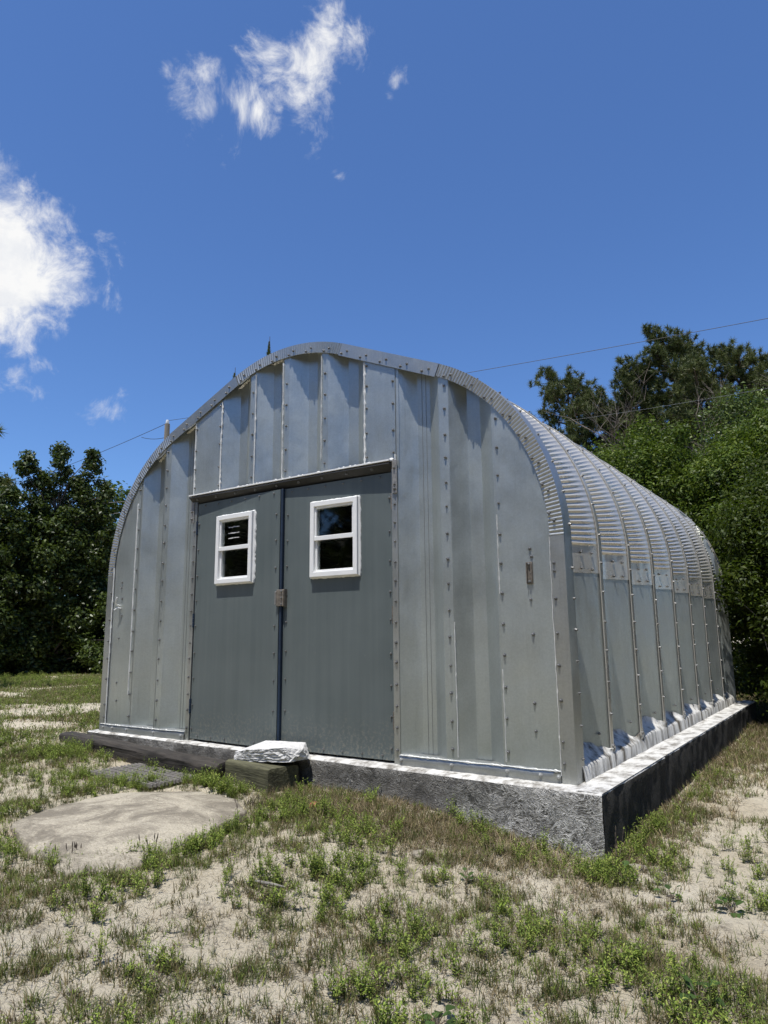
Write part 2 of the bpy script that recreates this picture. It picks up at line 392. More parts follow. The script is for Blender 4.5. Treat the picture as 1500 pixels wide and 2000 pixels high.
g.data.polygons.foreach_set('use_smooth', [True]*len(g.data.polygons))

# ------------------------------------------------------------------ shed
HW, HS = 2.70, 1.69
RH, AT = 1.68, R(66.5)           # haunch radius and turn
SLP = R(23.5)
XS = HW-RH*(1-math.cos(AT)); ZS = HS+RH*math.sin(AT)
XA = .73; ZA = ZS+(XS-XA)*math.tan(SLP); RA = XA/math.sin(SLP); ZTOP = ZA+RA*(1-math.cos(SLP))
def right_path(crimp):
    """(x, z, nx, nz, wave) from the right spring line up to the apex; wave carries the crimp phase, 0 on plain lengths"""
    out = []
    L = RH*AT; ncr = round(L/crimp); N = ncr*8
    for i in range(N+1):
        a = AT*i/N; out.append((HW-RH+RH*math.cos(a), HS+RH*math.sin(a), math.cos(a), math.sin(a), .5-.5*math.cos(2*math.pi*ncr*i/N)))
    nxx, nzz = math.cos(AT), math.sin(AT)
    for i in range(1, 9):
        f = i/9; out.append((XS+(XA-XS)*f, ZS+(ZA-ZS)*f, nxx, nzz, 0))
    L = RA*SLP; ncr = round(L/crimp); N = ncr*6
    for i in range(N+1):
        a = SLP*(1-i/N); out.append((RA*math.sin(a), ZTOP-RA+RA*math.cos(a), math.sin(a), math.cos(a), .5-.5*math.cos(2*math.pi*ncr*i/N)))
    return out
def full_path(crimp):
    r = right_path(crimp); return r + [(-x, z, -a, b, c) for x, z, a, b, c in r[-2::-1]]
_pl = full_path(.2)
_ox = np.array([p[0]-p[2]*.004 for p in _pl])[::-1]; _oz = np.array([p[1]-p[3]*.004 for p in _pl])[::-1]
def arch_z(x): return float(np.interp(x, _ox, _oz))

shed = empty('arched_shed', (0, 0, 0))
tag(shed, 'galvanised steel arched shed with ribbed roof and grey double doors', 'shed')

PITCH_P, Y0, NP = .85, -.02, 8
PROF = [(0, 0), (.035, 0), (.055, .008), (.34, .162), (.38, .170), (.47, .170), (.51, .162), (.795, .008), (.815, 0), (.85, 0)]
def prof_fine(first):
    pts = []
    for (a, d0), (b_, d1) in zip(PROF[:-1], PROF[1:]):
        k = 4 if abs(d1-d0) > .1 else (2 if b_-a > .2 else 1)
        for i in range(k): pts.append((a+(b_-a)*i/k, d0+(d1-d0)*i/k))
    pts.append(PROF[-1])
    if first: pts = [(.115, float(np.interp(.115, [q[0] for q in PROF], [q[1] for q in PROF])))] + [p for p in pts if p[0] > .13]
    return pts
def ss(x): x = min(1, max(0, x)); return x*x*(3-2*x)
def strip_mesh(name, pts, path, amp, mat, smooth, off=0.0):
    v = []; n = len(pts)
    for x, z, a, c, wv_ in path:
        for t_, d in pts:
            k = amp*(wv_**1.7)*ss((d-.012)/.06)
            v.append((x-a*(d-k-off), Y0+t_, z-c*(d-k-off)))
    f = [(i*n+j, i*n+j+1, (i+1)*n+j+1, (i+1)*n+j) for i in range(len(path)-1) for j in range(n-1)]
    return v, f
arch_path = [(HW, 1.475, 1, 0, 0), (HW, 1.56, 1, 0, 0), (HW, 1.63, 1, 0, 0)] + full_path(.046) + [(-HW, 1.63, -1, 0, 0), (-HW, 1.56, -1, 0, 0), (-HW, 1.475, -1, 0, 0)]
meshes = {}
for k in range(NP):
    first = k == 0
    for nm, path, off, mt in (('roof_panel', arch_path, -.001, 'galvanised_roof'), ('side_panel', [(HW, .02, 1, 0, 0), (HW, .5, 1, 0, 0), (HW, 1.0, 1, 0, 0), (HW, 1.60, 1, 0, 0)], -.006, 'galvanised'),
                              ('side_panel', [(-HW, .02, -1, 0, 0), (-HW, 1.60, -1, 0, 0)], -.006, 'galvanised')):
        key = (nm, first, path[0][0] > 0)
        if key not in meshes:
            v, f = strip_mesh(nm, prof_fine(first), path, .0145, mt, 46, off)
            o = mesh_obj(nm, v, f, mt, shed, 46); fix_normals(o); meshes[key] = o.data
        else:
            o = bpy.data.objects.new(nm, meshes[key]); COL.objects.link(o); o.parent = shed
        o.location = (0, PITCH_P*k, 0)
# thin lap strip that stands proud along every crest seam
for k in range(1, NP+1):
    y = Y0+PITCH_P*k; mb = MB(); cp = [(HW, .1, 1, 0)] + [(HW, 1.5, 1, 0)] + [q[:4] for q in full_path(.12)] + [(-HW, 1.5, -1, 0), (-HW, .1, -1, 0)]
    v = []
    for x, z, a, c in cp:
        for dy, d in ((-.052, .004), (-.052, -.004), (.006, -.004), (.012, -.003), (.012, .006)): v.append((x-a*d, y+dy, z-c*d))
    f = [(i*5+j, i*5+j+1, i*5+j+6, i*5+j+5) for i in range(len(cp)-1) for j in range(4)]
    mesh_obj('lap_seam', v, f, 'galvanised_roof', shed, 40)

# bolts: hex heads on washers, joined per region because each is only a few pixels
def bolts(name, items, parent=shed, size=1.0, mat='bolt_steel'):
    V = []; F = []
    for p, n in items:
        n = Vector(n).normalized(); a = n.cross(Vector((0, 0, 1)) if abs(n.z) < .9 else Vector((1, 0, 0))).normalized(); c = n.cross(a)
        s_ = size*random.uniform(.88, 1.12); tilt = (a*random.uniform(-.15, .15)+c*random.uniform(-.15, .15))
        rings = [(.0125, 0.0), (.0125, .003), (.008, .004), (.008, .012), (.005, .015)]
        b0 = len(V)
        for r_, h_ in rings:
            for k in range(6):
                an = k*math.pi/3
                V.append(tuple(Vector(p)+(a*math.cos(an)+c*math.sin(an))*r_*s_+(n+tilt)*h_*s_))
        for i in range(len(rings)-1):
            for k in range(6): F.append((b0+i*6+k, b0+i*6+(k+1) % 6, b0+(i+1)*6+(k+1) % 6, b0+(i+1)*6+k))
        F.append(tuple(b0+24+k for k in range(6)))
    o = mesh_obj(name, V, F, mat, parent); o['kind'] = 'stuff'; return o
random.seed(4)
bp = full_path(.2); bx_ = np.array([q[0] for q in bp]); 
cum = np.concatenate([[0], np.cumsum(np.hypot(np.diff([q[0] for q in bp]), np.diff([q[1] for q in bp])))])
def path_at(s):
    x = np.interp(s, cum, [q[0] for q in bp]); z = np.interp(s, cum, [q[1] for q in bp]); a = np.interp(s, cum, [q[2] for q in bp]); c = np.interp(s, cum, [q[3] for q in bp]); return x, z, a, c
it = []
for k in range(1, NP+1):
    y = Y0+PITCH_P*k-.02
    for sd in (1, -1):
        for z in np.arange(.16, 1.62, .235): it.append(((sd*(HW+.004), y+random.uniform(-.004, .004), z+random.uniform(-.01, .01)), (sd, 0, 0)))
    for s_ in np.arange(.1, cum[-1]-.05, .26):
        x, z, a, c = path_at(s_); it.append(((x+a*.004, y, z+c*.004), (a, 0, c)))
bolts('seam_bolts', it)
it = []
for k in range(NP):
    for t_ in (.63, .73):                                   # lap joint bolts on the slopes that face the door side
        d = float(np.interp(t_, [q[0] for q in PROF], [q[1] for q in PROF]))
        for z in (1.51, 1.635):
            it.append(((HW-d+.006, Y0+PITCH_P*k+t_, z+random.uniform(-.008, .008)), (.88, -.475, 0)))
    d = float(np.interp(.70, [q[0] for q in PROF], [q[1] for q in PROF])); it.append(((HW-d+.006, Y0+PITCH_P*k+.70, .25), (.88, -.475, 0)))
bolts('lap_bolts', it)

# ---- end wall: corrugated sheets
D = .115
def wall_sheet(name, bpts, z0, ztop, mat='galvanised', flip=False, yo=0.0):
    xs = []
    for (a, d0), (b_, d1) in zip(bpts[:-1], bpts[1:]):
        k = max(1, int((b_-a)/.03))
        for i in range(k): xs.append((a+(b_-a)*i/k, d0+(d1-d0)*i/k))
    xs.append(bpts[-1]); v = []
    for x, d in xs:
        zt = ztop(x) if callable(ztop) else ztop
        for i in range(4): v.append((x, yo+(-d if flip else d), z0+(zt-z0)*i/3))
    f = [(i*4+j, (i+1)*4+j, (i+1)*4+j+1, i*4+j+1) for i in range(len(xs)-1) for j in range(3)]
    return mesh_obj(name, v, f, mat, shed, 20)
ZH = 2.40
def mirror(l): return [(-x, d) for x, d in l[::-1]]
P1 = [(1.275, .003), (1.285, .003), (1.405, D-.012), (1.425, D), (1.55, D), (1.57, D-.012), (1.695, .004), (1.71, .002), (1.79, .002)]
P2 = [(1.783, -.001), (1.79, -.001), (1.885, D-.012), (1.90, D), (2.015, D), (2.035, D-.012), (2.165, .004), (2.185, .002), (2.225, .002)]
P3 = [(2.188, -.0015), (2.64, -.0015)]
for q in (P1, P2, P3):
    wall_sheet('wall_panel', q, .0, arch_z); wall_sheet('wall_panel', mirror(q), .0, arch_z)
# shallow pressed lines in the broad sheets
for x in (1.47, 1.51, -1.47, -1.51): MB().box(x-.0012, x+.0012, D-.003, D-.0005, .05, arch_z(x)-.03).build('crease', 'crease_line', shed)
wall_sheet('wall_panel', [(1.268, -.001), (.930, -.001)][::-1], ZH, arch_z); wall_sheet('wall_panel', [(-1.310, -.001), (-.895, -.001)], ZH, arch_z)
wall_sheet('wall_panel', [(1.235, .002), (1.3, .002)], ZH, arch_z, yo=.004)
cre = [(-.455, .037), (.0, .037), (.483, .037)]
edges = [(-.90, -.003)] + [(c, None) for c, _ in cre] + [(.945, -.003)]
def top_period(a, b_, ca, cb):
    a1 = a+(.037 if ca else 0.0); b1 = b_-(.037 if cb else 0.0); L = b1-a1
    pre = [(a-.037 if ca else a-.01, .002), (a1, .002)]
    return pre + [(a1+L*.34-.012, D-.012), (a1+L*.34+.01, D), (a1+L*.66-.01, D), (a1+L*.66+.012, D-.012), (b1, .0035), (b1+.02, .0035)]
xs_ = [-.90, -.455, .0, .483, .945]
for i in range(4): wall_sheet('wall_panel', top_period(xs_[i], xs_[i+1], 0 < i, i < 3), ZH, arch_z)
# door jamb strips
for sd in (1, -1):
    o = MB().box(min(sd*1.226, sd*1.282), max(sd*1.226, sd*1.282), -.008, .05, .0, ZH-.002).build('door_jamb', 'trim_steel', shed)
# rear wall, plain corrugated
rp = []
x = -2.62
while x < 2.60:
    rp += [(x, 0), (x+.07, 0), (x+.17, D), (x+.30, D), (x+.40, 0)]; x += .45
wall_sheet('wall_panel', rp, 0, arch_z, yo=Y0+PITCH_P*NP-.06, flip=True)

# ---- arch trim: front face plus lip, crimped round the bends
def trim(name, path, amp, y, width=.105, lip=.14, outer=.005, mat='trim_steel'):
    v = []
    for x, z, a, c, wv_ in path:
        for inn, yy in ((width, y+.004), (width, y), (width*.5, y), (0.0, y), (-.001, y+.012), (-.001, lip)):
            k = amp*wv_ if yy == y else 0.0
            v.append((x-a*(inn-outer), yy-k, z-c*(inn-outer)))
    n = 6; f = [(i*n+j, i*n+j+1, (i+1)*n+j+1, (i+1)*n+j) for i in range(len(path)-1) for j in range(n-1)]
    o = mesh_obj(name, v, f, mat, shed, 50); fix_normals(o); return o
fp = right_path(.030)
NH = round(RH*AT/.030)*8+1
haunch = fp[:NH]; apexR = fp[NH+8:]
apex = apexR + [(-x, z, -a, b_, c) for x, z, a, b_, c in apexR[-2::-1]]
for sd in (1, -1):
    M = lambda l: [(sd*x, z, sd*a, b_, c) for x, z, a, b_, c in l]
    trim('arch_trim', M(haunch), .0065, -.012)
    trim('corner_trim', M([(HW, .0, 1, 0, 0), (HW, .8, 1, 0, 0), (HW, HS+.012, 1, 0, 0)]), 0, -.016)
    st_ = [(XS+(XA-XS)*q-.0*sd, ZS+(ZA-ZS)*q, math.cos(AT), math.sin(AT), 0) for q in (-.03, .3, .6, 1.03)]
    trim('straight_trim', M(st_), 0, -.021, .115)
trim('arch_trim', apex, .0065, -.013)
it = []
for s_ in np.arange(.12, cum[-1]-.05, .235):
    x, z, a, c = path_at(s_); it.append(((x-a*.055, -.021, z-c*.055), (0, -1, 0)))
    x, z, a, c = path_at(s_+.06); it.append(((x-a*.085, -.021, z-c*.085), (0, -1, 0)))
for sd in (1, -1):
    for z in (.12, .27, .55, .78, 1.0, 1.22, 1.46, 1.52): it.append(((sd*(HW-.078), -.017, z+random.uniform(-.03, .03)), (0, -1, 0)))
for s_ in np.arange(.1, cum[-1], .25):
    x, z, a, c = path_at(s_); it.append(((x+a*.006, .12, z+c*.006), (a, 0, c)))
for z in np.arange(.15, 1.6, .22): it.append(((HW+.006, .115, z), (1, 0, 0)))
bolts('trim_bolts', it)
it = []
for sd in (1, -1):
    for x, y_, st_, z0 in ((1.75, -.001, .205, .16), (2.205, -.004, .225, .18), (1.256, -.009, .165, .12)):
        zt = (arch_z(x) if x > 1.3 else ZH)-.14
        for z in np.arange(z0, zt, st_): it.append(((sd*x, y_, z+random.uniform(-.012, .012)), (0, -1, 0)))
    for z in (.33, .52, 1.0, 1.25, 1.44, 1.56, 1.62): it.append(((sd*(2.44+random.uniform(-.02, .02)), -.003, z), (0, -1, 0)))
for x, _ in cre:
    for z in np.arange(ZH+.16, arch_z(x)-.14, .22): it.append(((x, .0, z+random.uniform(-.01, .01)), (0, -1, 0)))
for x in (-1.285, -.92, .965, 1.245):
    for z in np.arange(ZH+.14, arch_z(x)-.14, .215): it.append(((x, -.003, z+random.uniform(-.02, .02)), (0, -1, 0)))
bolts('wall_bolts', it)

# ---- sealant lines
def caulk(pts, w0=.0045, w1=.010, y=-.006, blobs=.15, seed=0):
    r_ = random.Random(seed); v = []; f = []
    P = []
    for (xa, za), (xb, zb) in zip(pts[:-1], pts[1:]):
        n = max(2, int(math.hypot(xb-xa, zb-za)/.018))
        for i in range(n): P.append((xa+(xb-xa)*i/n, za+(zb-za)*i/n))
    P.append(pts[-1]); ww = w0; dx = pts[-1][0]-pts[0][0]; dz = pts[-1][1]-pts[0][1]; L = math.hypot(dx, dz); nx_, nz_ = -dz/L, dx/L; wob = 0
    for i, (x, z) in enumerate(P):
        ww = ww*.6+.4*r_.uniform(w0*.5, w1); wob = wob*.85+r_.uniform(-.0012, .0012); q = ww*(2.4 if r_.random() < blobs*.3 else 1)
        for k, (s_, yy) in enumerate(((-1, y+.006), (-.55, y-.003), (.55, y-.004), (1, y+.006))): v.append((x+nx_*(s_*q*.5+wob), yy, z+nz_*(s_*q*.5+wob)))
    for i in range(len(P)-1):
        for j in range(3): f.append((i*4+j, i*4+j+1, (i+1)*4+j+1, (i+1)*4+j))
    return mesh_obj('sealant_line', v, f, 'caulk', shed, 60)
A = arch_z
caulk([(-1.295, 2.45), (-1.298, A(-1.3)-.13)], .008, .016, seed=1); caulk([(-.900, 2.46), (-.900, A(-.9)-.14)], .010, .020, seed=2, blobs=.5)
caulk([(-.413, 2.47), (-.413, A(-.41)-.13)], .006, .014, seed=3); caulk([(-.040, 2.47), (-.040, A(0)-.14)], .004, .012, seed=4); caulk([(.446, 2.6), (.446, A(.44)-.13)], .004, .009, seed=14)
caulk([(.944, 2.47), (.944, A(.94)-.13)], .010, .020, seed=5, blobs=.5); caulk([(2.597, .05), (2.597, HS)], .004, .008, seed=6, y=-.017)
caulk([(-2.596, .05), (-2.596, HS+.1)], .008, .014, seed=7, y=-.017); caulk([(-2.235, .4), (-2.235, 2.5)], .006, .015, seed=8); caulk([(2.186, .1), (2.186, .75)], .003, .007, seed=9)
caulk([(1.797, .1), (1.797, 1.1)], .003, .006, seed=10); caulk([(2.186, 1.3), (2.186, 1.9)], .003, .007, seed=16)
caulk([(-1.28, 2.478), (-.3, 2.482), (.6, 2.480), (1.25, 2.480)], .006, .018, y=-.008, seed=11, blobs=.9); caulk([(1.262, 2.2), (1.268, 2.52)], .008, .02, seed=12, y=-.010, blobs=.8)

# ---- base flashing along the wall foot, lumpy sealed top edge
def base_strip(x0, x1, seed):
    r_ = random.Random(seed); v = []; n = int((x1-x0)/.03); h = .072
    for i in range(n+1):
        x = x0+(x1-x0)*i/n; h = h*.85+.15*r_.uniform(.058, .090)
        for yy, zz in ((-.0245, .0), (-.0225, .010), (-.021, .03), (-.020, h), (.0, h+.012), (.10, h+.008)): v.append((x, yy+r_.uniform(-.0015, .0015), zz))
    f = [(i*6+j, (i+1)*6+j, (i+1)*6+j+1, i*6+j+1) for i in range(n) for j in range(5)]
    mesh_obj('base_flashing', v, f, 'trim_steel', shed, 60)
    caulk([(x0, .076), ((x0+x1)/2, .074), (x1, .078)], .004, .012, y=-.022, seed=seed+30, blobs=.4)
base_strip(1.282, 2.595, 1); base_strip(-2.68, -1.282, 2)
bolts('base_bolts', [((x, -.022, .045), (0, -1, 0)) for x in (1.30, 1.75, 2.2, 2.45, 2.58, -1.32, -1.75, -2.2, -2.45, -2.62)], size=1.2, mat='flashing_paint')

# ---- grout fill at the foot of each bay, right and left
for sd in (1, -1):
    for k in range(NP):
        r_ = random.Random(k+50*sd); v = []; ts = [q for q in prof_fine(k == 0)]; n = len(ts); hb = r_.uniform(.082, .110)
        ts = [(q, float(np.interp(q, [w_[0] for w_ in ts], [w_[1] for w_ in ts]))) for q in np.linspace(ts[0][0], ts[-1][0], 40)]; n = len(ts)
        for t_, d in ts:
            y = Y0+PITCH_P*k+t_; j = lambda s_, o=0.0: float(fbm(y*9+o, o+sd, 3, 61)-.5)*2.6*s_
            v += [(sd*(HW+.018+j(.006, 1)), y, .0), (sd*(HW+.012+j(.006, 2)), y, hb*.93+j(.010, 3)), (sd*(HW+.002+j(.004, 4)), y, hb+.006+j(.008, 3)), (sd*(HW-d*.5+.004), y, hb+.02+.03*ss(d/.19)+j(.010, 5)), (sd*(HW-d+.012), y, hb+.035+.06*ss(d/.19)+j(.02, 6)), (sd*(HW-d+.002), y, hb+.05+.07*ss(d/.19)+j(.03, 7))]
        f = [(i*6+j, (i+1)*6+j, (i+1)*6+j+1, i*6+j+1) for i in range(n-1) for j in range(5)]
        fix_normals(mesh_obj('grout_fill', v, f, 'grout', shed, 60))

# ---- header over the doors, with end straps
mb = MB(); v = []
for x in (-1.305, -.65, 0, .6, 1.235):
    sag = .004*math.sin(x*3)
    v += [(x, .003, 2.458+sag), (x, -.056, 2.447+sag), (x, -.060, 2.436+sag), (x, -.050, 2.435+sag), (x, -.012, 2.400+sag), (x, .035, 2.374+sag)]
f = [(i*6+j, (i+1)*6+j, (i+1)*6+(j+1) % 6, i*6+(j+1) % 6) for i in range(4) for j in range(6)] + [tuple(range(6))[::-1], tuple(range(24, 30))]
hd = mesh_obj('door_header', v, f, 'header_steel', shed, 30); fix_normals(hd)
mb = MB().box(-1.305, 1.235, -.063, .001, 2.4592, 2.4712); mb.build('drip_edge', 'vinyl_white', shed)
bolts('header_bolts', [((x, -.030, 2.417), (0, -.68, -.73)) for x in np.arange(-1.2, 1.2, .28)])
for x0, z0, z1 in ((-1.315, 2.18, 2.40), (1.238, 2.18, 2.47)):
    o = MB().box(x0, x0+.05, -.020, -.010, z0, z1, .002).build('end_strap', 'dull_strap', shed)
bolts('strap_bolts', [((x, -.021, z), (0, -1, 0)) for x, z in ((-1.29, 2.22), (-1.29, 2.3), (1.263, 2.22), (1.263, 2.26), (1.263, 2.4))])

# ---- double doors (hinged at the outer sides, both standing slightly proud at the middle)
def door(sd, hinge_y, ang):
    """sd=-1 left leaf, +1 right leaf; local x runs from the hinge to the free edge"""
    Wd = 1.205; z0, z1 = .02, 2.374; s = -sd
    X = lambda a, b_: (min(s*a, s*b_), max(s*a, s*b_))
    wx0, wx1, wz0, wz1 = (.335, .870, 1.515, 2.205)                           # window rough position measured from the hinge
    mb = MB(); yb = .038
    # sheet with an opening for the window
    gx = [.004, wx0+.03, wx1-.03, Wd]; gz = [z0, wz0+.03, wz1-.03, z1]
    for i in range(3):
        for j in range(3):
            if i == 1 and j == 1: continue
            a, b_ = X(gx[i], gx[i+1]); mb.add([(a, 0, gz[j]), (b_, 0, gz[j]), (b_, 0, gz[j+1]), (a, 0, gz[j+1])], [(0, 1, 2, 3)])
            mb.add([(a, yb, gz[j]), (b_, yb, gz[j]), (b_, yb, gz[j+1]), (a, yb, gz[j+1])], [(3, 2, 1, 0)])
    a, b_ = X(.004, Wd)
    mb.add([(a, 0, z0), (a, yb, z0), (a, yb, z1), (a, 0, z1), (b_, 0, z0), (b_, yb, z0), (b_, yb, z1), (b_, 0, z1)], [(0, 3, 2, 1), (4, 5, 6, 7), (0, 1, 5, 4), (3, 7, 6, 2)])
    a, b_ = X(gx[1], gx[2])
    mb.add([(a, 0, gz[1]), (a, yb, gz[1]), (a, yb, gz[2]), (a, 0, gz[2]), (b_, 0, gz[1]), (b_, yb, gz[1]), (b_, yb, gz[2]), (b_, 0, gz[2])], [(0, 1, 2, 3), (4, 7, 6, 5), (0, 4, 5, 1), (3, 2, 6, 7)])
    d = mb.build('door', 'door_paint', shed); d.location = (sd*1.219, hinge_y, 0); d.rotation_euler = (0, 0, ang)
    d['label'] = 'left grey door leaf with white window' if sd < 0 else 'right grey door leaf with white window'
    # window: mitred frame with rounded outer bead, meeting rail, two sashes
    def ring(name, ox0, ox1, oz0, oz1, wd, yf, yk, mat='vinyl_white', ch=.006):
        v = []; 
        for ins, y in ((0, yk), (0, yf+ch), (ch, yf), (wd-ch, yf), (wd, yf+ch), (wd, yk)):
            a0, b0 = X(ox0+ins, ox1-ins); v += [(a0, y, oz0+ins), (b0, y, oz0+ins), (b0, y, oz1-ins), (a0, y, oz1-ins)]
        f = [(r_*4+k, r_*4+(k+1) % 4, (r_+1)*4+(k+1) % 4, (r_+1)*4+k) for r_ in range(5) for k in range(4)]
        o = mesh_obj(name, v, f, mat, d, 30); fix_normals(o); return o
    ring('window_flange', wx0-.006, wx1+.006, wz0-.006, wz1+.006, .05, -.016, .004)
    ring('window_frame', wx0+.006, wx1-.006, wz0+.004, wz1-.004, .046, -.043, .03, ch=.004)
    zm = (wz0+wz1)/2+.005
    ring('sash', wx0+.050, wx1-.050, zm-.012, wz1-.048, .020, -.028, .02, ch=.003)
    ring('sash', wx0+.050, wx1-.050, wz0+.048, zm+.012, .021, -.014, .03, ch=.003)
    a, b_ = X(wx0+.05, wx1-.05); MB().box(a, b_, -.036, -.029, zm-.020, zm+.020, .003).build('meeting_rail', 'vinyl_white', d)
    a, b_ = X(wx0+.060, wx1-.060)
    MB().box(a, b_, -.012, -.008, zm+.008, wz1-.060).build('pane', 'pane_glass', d); MB().box(a, b_, .006, .010, wz0+.060, zm-.008).build('pane', 'pane_glass', d)
    # lumpy sealant round the frame edge
    r_ = random.Random(9+sd); v = []; f = []
    per = [(wx0, wz0), (wx1, wz0), (wx1, wz1), (wx0, wz1), (wx0, wz0)]; P = []
    for (xa, za), (xb, zb) in zip(per[:-1], per[1:]):
        for i in range(34): P.append((xa+(xb-xa)*i/34, za+(zb-za)*i/34, (xb-xa), (zb-za)))
    for x, z, dx, dz in P:
        L = math.hypot(dx, dz); nx_, nz_ = dz/L, -dx/L; q = r_.uniform(.002, .012)*(1.5 if dz > 0 else .6)
        for o_, y in ((-.004, -.014), (q*.6+.004, -.012), (q+.006, -.0015)): v.append((s*(x+nx_*o_), y, z+nz_*o_))
    n = len(P); f = [(i*3+j, ((i+1) % n)*3+j, ((i+1) % n)*3+j+1, i*3+j+1) for i in range(n) for j in range(2)]
    mesh_obj('window_sealant', v, f, 'caulk', d, 60)
    it = []
    for z in np.arange(.10, 2.36, .255): it += [((s*.03, -.001, z+random.uniform(-.02, .02)), (0, -1, 0)), ((s*(Wd-.045), -.001, z+random.uniform(-.02, .02)), (0, -1, 0))]
    for x in np.arange(.12, 1.15, .2): it += [((s*x, -.001, .055), (0, -1, 0)), ((s*x, -.001, 2.345), (0, -1, 0))]
    bolts('door_bolts', it, d, .85)
    for z in (.33, 1.17, 2.12):                              # barrel hinges
        o = MB().tube([(0, -.008, z-.07), (0, -.008, z-.024)], .011, 8).tube([(0, -.008, z-.022), (0, -.008, z+.022)], .011, 8).tube([(0, -.008, z+.024), (0, -.008, z+.07)], .011, 8).build('hinge', 'rust_steel' if sd > 0 else 'blue_edge', d, 40)
    return d
dl = door(-1, .0, R(-2.1)); dr = door(1, .014, R(1.4))
MB().box(-1.224, -1.198, -.034, -.002, .02, 2.374, .004).build('edge_strip', 'blue_edge', dr)       # painted edge iron on the meeting stile
lp = MB().box(-1.245, -1.158, -.052, -.040, 1.275, 1.425, .003).box(-1.175, -1.155, -.040, .0, 1.27, 1.43)
lp.build('latch_plate', 'rust_steel', dr); MB().box(-1.262, -1.245, -.058, -.036, 1.29, 1.41, .003).build('latch_staple', 'dull_strap', dr)
bolts('latch_bolts', [((-1.18, -.053, 1.29), (0, -1, 0)), ((-1.18, -.053, 1.35), (0, -1, 0)), ((-1.18, -.053, 1.41), (0, -1, 0))], dr, .8)
# worn strip of lettering left on the upper pane of the left leaf
r_ = random.Random(3)
for z in (2.075, 2.015, 1.965):
    v = []; f = []; n = 10
    for i in range(n+1):
        x = .500+i*.0160; dz = r_.uniform(-.003, .003); h = r_.uniform(.003, .009); v += [(x, -.0135, z+dz-h/2), (x, -.0135, z+dz+h/2)]
    f = [(i*2, i*2+2, i*2+3, i*2+1) for i in range(n)]; mesh_obj('pane_lettering', v, f, 'insulator', dl)

# ---- small fittings on the wall
fit_ = MB().box(2.405, 2.455, -.012, -.003, 1.36, 1.52, .002).box(2.412, 2.418, -.030, -.012, 1.365, 1.515).box(2.446, 2.452, -.022, -.012, 1.38, 1.50)
fit_.build('strap_keeper', 'rust_steel', shed); bolts('keeper_bolts', [((2.43, -.013, 1.505), (0, -1, 0)), ((2.43, -.013, 1.375), (0, -1, 0))])
hk = MB().tube([(-2.47, -.004, 1.36), (-2.47, -.05, 1.37), (-2.45, -.075, 1.40), (-2.43, -.075, 1.45)], .008, 7).tube([(-2.45, -.004, 1.33), (-2.45, -.045, 1.335), (-2.49, -.06, 1.31)], .007, 7)
hk.build('hook', 'vinyl_white', shed, 60)

# ------------------------------------------------------------------ foundation slab
def slab_front_y(x): return -.13-.018*x
sl = empty('foundation_slab', (0, 0, -.5)); tag(sl, 'white-topped concrete foundation slab under the arched shed', 'foundation')
r_ = np.random.default_rng(3)
nxs = 170; xs = np.linspace(-2.80, 2.92, nxs); rows = []
# front face + top as one sheet across (rounded, chipped arris); side as another
def jit(s_): return r_.uniform(-s_, s_)
prof_rows = [(-.75, 0), (-.45, 0), (-.36, 0), (-.28, 0), (-.20, 0), (-.12, 0), (-.05, 0), (-.012, .002), (-.002, .014), (0, .04), (0, .12), (0, .3), (0, 1.5), (0, 7.2)]
v = []
chip = fbm(xs*9, xs*0+.3, 4, 21); lump = fbm(xs*3, xs*0+7, 3, 5)
for i, x in enumerate(xs):
    for j, (z, dy) in enumerate(prof_rows):
        y = slab_front_y(x)+dy
        e = (chip[i]-.5)*.035 if 5 <= j <= 8 else 0
        rough_ = (fbm(x*11, z*11+3, 3, 8)-.5)*.022 if j <= 7 else 0
        v.append((x, y+max(e, -.006)+rough_+(lump[i]-.5)*.02, z+(-max(0, e)*.5 if j in (7, 8) else 0) + (jit(.002) if 8 < j < 12 else 0)))
nr = len(prof_rows)
f = [(i*nr+j, (i+1)*nr+j, (i+1)*nr+j+1, i*nr+j+1) for i in range(nxs-1) for j in range(nr-1)]
mi = [0 if j <= 6 else 1 for i in range(nxs-1) for j in range(nr-1)]
for v_ in range(len(v)): v[v_] = (v[v_][0], v[v_][1], v[v_][2]+.5)
mesh_obj('slab_face', v, f, 'slab_front', sl, 50, mats=['slab_front', 'slab_top'], midx=mi)
for sd, xe in ((1, 2.92), (-1, -2.80)):
    ys = np.linspace(slab_front_y(xe)+.005, 7.2, 150); v = []; chip = fbm(ys*7, ys*0+1.3, 4, 31+sd); pr = [(-.75, 0), (-.42, 0), (-.33, 0), (-.24, 0), (-.15, 0), (-.07, 0), (-.015, 0), (-.002, -.012), (.0015, -.045), (.0015, -.16)]
    for i, y in enumerate(ys):
        for j, (z, dx) in enumerate(pr):
            e = (chip[i]-.5)*.04 if 4 <= j <= 8 else 0; ro = (fbm(y*9, z*9, 3, 17)-.5)*.02
            v.append((xe+sd*(dx-max(0, e)*.6+(ro if j < 8 else 0)), y, z+.5-(max(0, e)*.4 if j in (6, 7) else 0)))
    n = len(pr); f = [(i*n+j, (i+1)*n+j, (i+1)*n+j+1, i*n+j+1) for i in range(len(ys)-1) for j in range(n-1)]; mi = [0 if j <= 5 else 1 for i in range(len(ys)-1) for j in range(n-1)]
    fix_normals(mesh_obj('slab_side', v, f, 'slab_side', sl, 50, mats=['slab_side', 'slab_top'], midx=mi))
# old form board left under the front edge
o = MB().box(1.15, 2.72, -.012, .02, -.06, .075, .004).build('form_board', 'form_wood'); tag(o, 'old grey form board along the foot of the slab front', 'board')
o.location = (0, -.195, -.375); o.rotation_euler = (0, R(3.2), R(-1.0))

